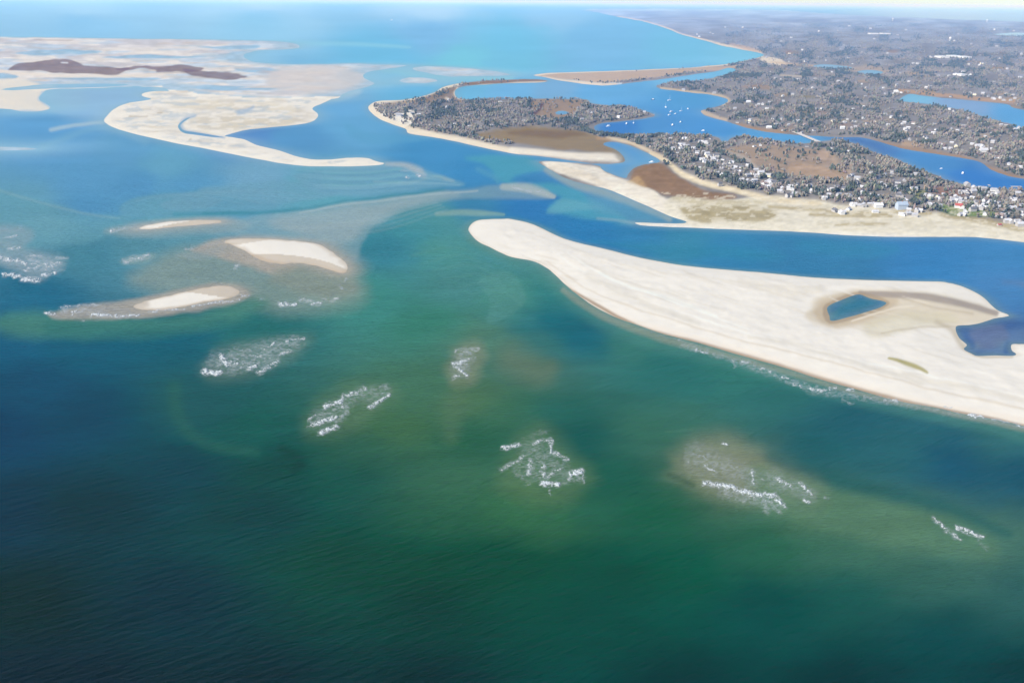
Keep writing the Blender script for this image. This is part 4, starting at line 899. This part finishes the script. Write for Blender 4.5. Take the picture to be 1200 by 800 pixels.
# ------------------------------------------------------------------ big roofs of the shopping quarter, water towers, a far mast
M_STEEL = plain('white_painted_steel', (.78,.79,.80), .5)
def hall(px, py, w, d, h, label, rz=0):
    x, y, z = at(px, py + .6); o = empty('store_building', (x, y, z), rz)
    m = MB(); m.box(-w/2, -d/2, -2, w/2, d/2, h); part('wall', m.mesh('wall', WALL['white']), o)
    m = MB(); m.box(-w/2-.6, -d/2-.6, h+.02, w/2+.6, d/2+.6, h+1.0); r = part('roof', m.mesh('roof', ROOF['white']), o)
    m = MB(); m.box(-w/6, -d/6, h+1.02, -w/6+6, -d/6+5, h+3); part('roof_unit', m.mesh('roof_unit', M_STEEL), r)
    tag(o, label, 'building')
hall(1104, 67, 80, 120, 12, 'white flat roofed store, left end of the distant white row', R(3))
hall(1117, 66.3, 80, 120, 13, 'long white flat roofed store in the middle of the distant row', R(-2))
hall(1130, 67.2, 76, 110, 12, 'white flat roofed store, right end of the distant white row', R(4))
hall(1024, 39.5, 150, 130, 14, 'wide pale building far off near the horizon, left one', R(0))
hall(1037, 39.5, 130, 130, 14, 'wide pale building far off near the horizon, right one', R(0))
hall(1126, 88, 60, 90, 9, 'white hall among trees below the distant store row', R(10))
def water_tower(px, py, hgt, r, label):
    x, y, z = at(px, py); o = empty('water_tower', (x, y, z))
    m = MB()
    prof = [(0.02, .60), (.55, .62), (.9, .68), (1.0, .78), (.9, .89), (.55, .97), (.02, 1.0)]
    n = 16; V = []
    for a in range(n):
        for p in prof: V.append((r*p[0]*math.cos(2*math.pi*a/n), r*p[0]*math.sin(2*math.pi*a/n), hgt*p[1]))
    k = len(prof); m.add(V, [(a*k+i, ((a+1)%n)*k+i, ((a+1)%n)*k+i+1, a*k+i+1) for a in range(n) for i in range(k-1)])
    part('tank', m.mesh('tank', M_STEEL), o)
    m = MB(); m.cyl(0, 0, -2, hgt*.62, r*.18, r*.16); part('column', m.mesh('column', M_STEEL), o)
    for a in range(6):
        m = MB(); m.cyl(r*.75*math.cos(a*math.pi/3), r*.75*math.sin(a*math.pi/3), -2, hgt*.66, .8, .8, 8); part('leg', m.mesh('leg', M_STEEL), o)
    tag(o, label, 'water tower')
water_tower(1113, 48.5, 52, 14, 'white water tower standing above the far woods, largest one')
water_tower(1046, 24.5, 70, 22, 'small white water tower near the horizon, left of the large one')
water_tower(1156.5, 26, 70, 18, 'faint pale tower near the horizon at the far right')

# ------------------------------------------------------------------ bridge on the tidal river
M_PLANK = plain('pale_planks', (.52,.48,.42)); M_PILE = plain('dark_piles', (.13,.11,.10))
p0 = np.array(at(930, 154.5)[:2]); p1 = np.array(at(959, 167)[:2]); L = np.linalg.norm(p1 - p0)
br = empty('bridge', (p0[0], p0[1], 0), math.atan2(*(p1 - p0)[::-1]))
m = MB(); m.box(0, -8, 3.2, L, 8, 4.0); part('deck', m.mesh('deck', M_PLANK), br)
for s_ in (-1, 1):
    m = MB(); m.box(0, s_*7.6-.15, 5.0, L, s_*7.6+.15, 5.25)
    for k in range(int(L // 6)): m.box(k*6, s_*7.6-.1, 4.02, k*6+.25, s_*7.6+.1, 4.98)
    part('railing', m.mesh('railing', M_PLANK), br)
for k in range(1, 10):
    m = MB()
    for s_ in (-6, 0, 6): m.cyl(L*k/10, s_, -3, 3.2, .4, .4, 8)
    part('pier', m.mesh('pier', M_PILE), br)
tag(br, 'pale wooden bridge crossing the tidal river', 'bridge')

# ------------------------------------------------------------------ boats
M_HULL = plain('white_gelcoat', (.80,.80,.80), .35); M_CABIN = plain('cabin_paint', (.70,.72,.74), .4); M_DARKHULL = plain('dark_hull_paint', (.06,.08,.12), .4); M_DECK = plain('boat_deck', (.55,.50,.42))
def hull_mesh(L, B, Hh, mat, name='hull'):
    st = [(-.5, .80, .92), (-.3, .95, .92), (0, 1.0, .95), (.25, .78, 1.05), (.42, .35, 1.2), (.5, .02, 1.3)]
    v = []
    for t, b, h in st:
        v += [(t*L, -b*B/2, Hh*h), (t*L, -b*B/2*.75, -.3), (t*L, b*B/2*.75, -.3), (t*L, b*B/2, Hh*h)]
    f = []
    for i in range(len(st)-1):
        for k in range(3): f.append((4*i+k, 4*(i+1)+k, 4*(i+1)+k+1, 4*i+k+1))
        f.append((4*i+3, 4*(i+1)+3, 4*(i+1), 4*i))
    f += [(3,2,1,0), (20,21,22,23)]
    m = MB(); m.add(v, f); return m.mesh(name, mat)
BOATS = {}
def boat(px, py, kind, s, rz, label, group=None):
    x, y = ground([px], [py])[0]
    if kind in BOATS: o = copy_tree(BOATS[kind])
    else:
        o = empty('sailboat' if kind == 'sail' else 'motorboat'); BOATS[kind] = o
        part('hull', hull_mesh(11, 3.6, 1.5, M_DARKHULL if kind == 'dark' else M_HULL), o)
        if kind == 'sail':
            m = MB(); m.box(-2.5,-1.0,1.36,1.8,1.0,2.1); part('cabin', m.mesh('cabin', M_CABIN), o)
            m = MB(); m.cyl(.9, 0, 1.4, 14, .14, .09, 8); part('mast', m.mesh('mast', M_STEEL), o)
            m = MB(); m.box(-4.2,-.22,2.6,.74,.22,3.1); part('boom', m.mesh('boom', M_HULL), o)
        else:
            m = MB(); m.box(-1.6,-1.3,1.36,2.6,1.3,3.2); m.box(-1.9,-1.5,3.22,3.0,1.5,3.4); cb = part('cabin', m.mesh('cabin', M_HULL), o)
            m = MB(); m.box(2.62,-1.1,2.2,2.68,1.1,3.0); part('windshield', m.mesh('windshield', M_GLASS), cb)
            m = MB(); m.box(-6.1,-.4,.2,-5.5,.4,1.6); part('outboard', m.mesh('outboard', M_DARKHULL), o)
    for k in ('label', 'group'):
        if k in o: del o[k]
    o.location = (x, y, 0); o.scale = (s,)*3; o.rotation_euler = (0, 0, rz); tag(o, label, 'boat', group)
boat(713,148.5,'motor',1.9,R(20),'white motorboat, lone one moored close under the marshy point')
boat(763.5,190.5,'motor',1.5,R(5),'white motorboat moored alone in the creek beside the brown marsh')
boat(784.5,118,'sail',1.9,R(30),'white sailboat farthest out in the open harbour')
boat(765,117,'dark',1.7,R(0),'dark hulled boat in the open harbour left of a sailboat')
boat(1128,203.5,'motor',1.4,R(60),'white motorboat moored in the middle of the tidal river')
boat(1103,198,'motor',.9,R(10),'tiny white boat near the left bank of the tidal river')
boat(459,24,'motor',6.0,R(10),'far white ship alone on the open sea')
boat(824,153.5,'motor',1.3,R(0),'white boat near the harbour exit towards the tidal river')
for k, (x, y) in enumerate([(798,130.5),(786.5,131.5),(791.5,134),(784.5,135),(797.5,143.5),(788,147),(742.5,144.5),(734,145.5),(806,128),(780,126)]):
    boat(x, y, 'motor' if k % 3 else 'sail', 1.35 + .3*(k % 2), R(20 + 9*k), 'small white %s moored among others in the harbour' % ('motorboat' if k % 3 else 'sailboat'), 'white %ss at their harbour moorings' % ('motorboat' if k % 3 else 'sailboat'))
def jetty(px, py, L, w, rz, label):
    x, y = ground([px], [py])[0]; o = empty('jetty', (x, y, 0), rz)
    m = MB(); m.box(-L/2, -w/2, .9, L/2, w/2, 1.3); part('deck', m.mesh('deck', M_PLANK), o)
    for k in range(int(L // 6) + 1):
        m = MB(); m.cyl(-L/2+k*6+.3, w/2-.3, -2, .9, .2, .2, 8); m.cyl(-L/2+k*6+.3, -w/2+.3, -2, .9, .2, .2, 8); part('post', m.mesh('post', M_PILE), o)
    tag(o, label, 'jetty')
jetty(1191,219,28,9,R(3),'pale floating jetty on the tidal river at the right edge')
jetty(1159,217.5,14,5,R(80),'short pale jetty below the river bank houses')
jetty(764,134.5,26,6,R(8),'pale jetty at the tip of the marshy point')

# ------------------------------------------------------------------ trees
PHI = (1 + 5 ** .5) / 2
ICO_V = np.array([(-1,PHI,0),(1,PHI,0),(-1,-PHI,0),(1,-PHI,0),(0,-1,PHI),(0,1,PHI),(0,-1,-PHI),(0,1,-PHI),(PHI,0,-1),(PHI,0,1),(-PHI,0,-1),(-PHI,0,1)]) / math.sqrt(1 + PHI * PHI)
ICO_F = np.array([(0,11,5),(0,5,1),(0,1,7),(0,7,10),(0,10,11),(1,5,9),(5,11,4),(11,10,2),(10,7,6),(7,1,8),(3,9,4),(3,4,2),(3,2,6),(3,6,8),(3,8,9),(4,9,5),(2,4,11),(6,2,10),(8,6,7),(9,8,1)])
def leaf_mat(name):
    m = Mat(name); at_ = m.n('Attribute', attribute_name='cover')
    nz = m.noise(.8, 4, .7); f = m.math('MULTIPLY_ADD', nz, 1.1, .45); cb = m.n('CombineColor')
    for k in range(3): m.l(f, cb.inputs[k])
    m.l(m.mix(at_.outputs['Color'], cb.outputs[0], 1.0, 'MULTIPLY'), m.b.inputs['Base Color'])
    m.b.inputs['Roughness'].default_value = .9; m.b.inputs['Specular IOR Level'].default_value = .1
    return m.m
M_LEAF = leaf_mat('leaves_and_twigs'); M_BARK = plain('bark', (.14,.11,.09))
def clump_crown(n, rad, hgt, base, cone=0, size=.34, seed=0):
    g = np.random.default_rng(seed); V = []; Fc = []
    for k in range(n):
        t = g.random(); a = g.random() * 6.283
        rr = rad * ((1 - t) ** .8 if cone else math.sin(math.pi * min(max(.12 + .8 * t, 0), 1))) * math.sqrt(g.random())
        c = np.array([rr * math.cos(a), rr * math.sin(a), base + (hgt - base) * t])
        s = rad * size * g.uniform(.6, 1.2)
        v = ICO_V * g.uniform(.55, 1.35, (12, 1)) * s * np.array([1, 1, .75]) + c
        Fc.append(ICO_F + 12 * k); V.append(v)
    return np.concatenate(V), np.concatenate(Fc)
def tree_proto(kind, seed):
    root = empty(kind + '_tree')
    g = np.random.default_rng(seed + 100)
    if kind == 'evergreen': V, Fc = clump_crown(26, 3.4, 10.5, 2.0, 1, .36, seed); c = np.array([.050,.068,.050])
    else: V, Fc = clump_crown(30, 4.2, 9.5, 2.6, 0, .26, seed); c = np.array([.19,.170,.138])
    me = np_mesh('crown', V, Fc, M_LEAF, False)
    add_col(me, 'cover', np.repeat((c[None] * g.uniform(.7, 1.35, (len(V) // 12, 1))), 12, 0))
    part('crown', me, root)
    m = MB(); m.cyl(0, 0, -1.5, 6.5, .38, .12, 8)
    for k in range(5):
        a = k * 1.3; b0 = 2.2 + .7 * k; ex, ey = 2.2*math.cos(a), 2.2*math.sin(a)
        m.add([(.1,0,b0),(-.05,.1,b0),(-.05,-.1,b0),(ex,ey,b0+1.8)], [(0,1,3),(1,2,3),(2,0,3)])
    part('trunk', m.mesh('trunk', M_BARK), root)
    return root
# where trees stand: sampled over the wooded cover, dense enough to close the canopy as the eye sees it
hx, hy = np.array(HOUSE_XY).T
cand = []
def scatter(n, x0, x1, y0, y1):
    q = rng.random((n, 2)); x = x0 + q[:, 0] * (x1 - x0); y = y0 + q[:, 1] * (y1 - y0)
    g = ground(x, y); i = idx_of(g[:, 0], g[:, 1])
    dn = fbm(x / 14, y / 5, 3, 700)
    ok = (HT[i] > .7) & (WOODS[i] > .12) & (rng.random(n) < WOODS[i] ** 1.5 * sstep(.26, .56, dn) * 1.05)
    return x[ok], y[ok]
parts_ = [scatter(26000, 430, 780, 94, 172), scatter(60000, 690, 1260, 84, 262), scatter(26000, 790, 1260, 50, 92), scatter(14000, 850, 1260, 28, 52)]
tx = np.concatenate([p[0] for p in parts_]); ty = np.concatenate([p[1] for p in parts_])
tg = ground(tx, ty); ti = idx_of(tg[:, 0], tg[:, 1])
ever = (fbm(tx / 16, ty / 6, 3, 720) + rng.normal(0, .07, len(tx))) > .555
near_house = np.zeros(len(tx), bool)
for a, b in zip(hx, hy): near_house |= (np.abs(tx - a) < 3.6) & (ty > b - 1.2) & (ty < b + 4.0)
thin = (ty > 198) & (tx > 955) | (ty > 186) & (tx < 955) & (tx > 780)
keepm = ~near_house & ~(thin & (rng.random(len(tx)) < .35))
tx, ty, tg, ti, ever = tx[keepm], ty[keepm], tg[keepm], ti[keepm], ever[keepm]
order = np.argsort(-ty)
solo = order[:280]; rest = order[280:]
tp = {True: [tree_proto('evergreen', k) for k in range(4)], False: [tree_proto('bare', k + 10) for k in range(4)]}
used = set()
for k in solo:
    e = bool(ever[k]); j = random.randrange(4); o = tp[e][j]
    if (e, j) in used: o = copy_tree(o)
    else: used.add((e, j))
    s = random.uniform(.65, 1.15)
    o.location = (tg[k, 0], tg[k, 1], HT[ti[k]] - .2); o.scale = (s, s, s * random.uniform(.8, 1.1)); o.rotation_euler = (0, 0, random.random() * 6.28)
    tag(o, 'dark green evergreen tree between the houses near the beach dunes' if e else 'bare grey brown tree between the houses near the beach dunes', 'tree', 'evergreens between the beach houses' if e else 'bare trees between the beach houses')
n = len(rest); print('woodland trees', n)
tmpl = []
for k in range(8):
    V, Fc = clump_crown(3, 1.0, 1.0, .15, 0, .72, 40 + k); tmpl.append((V, Fc))
e = ever[rest]; pick = rng.integers(0, 8, n)
far = np.clip(np.hypot(tg[rest, 0], tg[rest, 1]) / 4500, 1, 2.2)
rad = rng.uniform(2.4, 4.6, n) * far ** .5; hgt = rng.uniform(5.0, 9.5, n) * np.where(e, 1.15, 1.0); ang = rng.random(n) * 6.283
colr = np.where(e[:, None], np.array([.066,.078,.062]), np.array([.19,.170,.138])) * rng.uniform(.7, 1.35, (n, 1)) * rng.normal(1, .06, (n, 3))
AV, AF, AC = [], [], []; base = 0
for k in range(8):
    s_ = np.where(pick == k)[0]; V, Fc = tmpl[k]
    ca, sa = np.cos(ang[s_])[:, None], np.sin(ang[s_])[:, None]
    x = (V[None, :, 0] * ca - V[None, :, 1] * sa) * rad[s_][:, None] + tg[rest[s_], 0][:, None]
    y = (V[None, :, 0] * sa + V[None, :, 1] * ca) * rad[s_][:, None] + tg[rest[s_], 1][:, None]
    z = V[None, :, 2] * hgt[s_][:, None] + HT[ti[rest[s_]]][:, None]
    AV.append(np.stack([x, y, z], -1).reshape(-1, 3)); m_ = len(V)
    AF.append((Fc[None] + (np.arange(len(s_)) * m_)[:, None, None] + base).reshape(-1, 3)); base += len(s_) * m_
    AC.append(np.repeat(np.clip(colr[s_], .01, .4), m_, 0))
me = np_mesh('woodland', np.concatenate(AV), np.concatenate(AF), M_LEAF, False)
add_col(me, 'cover', np.concatenate(AC))
tag(link(bpy.data.objects.new('woodland', me)), 'mixed bare and evergreen woods covering the island and the mainland', 'woods', None, 'stuff')
#OBJEND

# ------------------------------------------------------------------ the air
me = bpy.data.meshes.new('haze')
x0, x1, y0, y1, z0, z1 = -800e3, 800e3, -20e3, 460e3, -4.0, H + 25
me.from_pydata([(x0,y0,z0),(x1,y0,z0),(x1,y1,z0),(x0,y1,z0),(x0,y0,z1),(x1,y0,z1),(x1,y1,z1),(x0,y1,z1)], [],
               [(0,3,2,1),(4,5,6,7),(0,1,5,4),(1,2,6,5),(2,3,7,6),(3,0,4,7)])
hm = bpy.data.materials.new('haze'); hm.use_nodes = True; t = hm.node_tree
t.nodes.remove(t.nodes['Principled BSDF'])
pv = t.nodes.new('ShaderNodeVolumePrincipled'); pv.inputs['Density'].default_value = HAZE; pv.inputs['Color'].default_value = HAZE_COL
pv.inputs['Anisotropy'].default_value = 0.0; pv.inputs['Absorption Color'].default_value = (1, 1, 1, 1)   # scatters, hardly absorbs
t.links.new(pv.outputs[0], t.nodes['Material Output'].inputs['Volume'])
me.materials.append(hm)
o = link(bpy.data.objects.new('haze', me)); tag(o, 'pale blue haze lying over the sea and far land', 'haze', kind='stuff')
print('built')
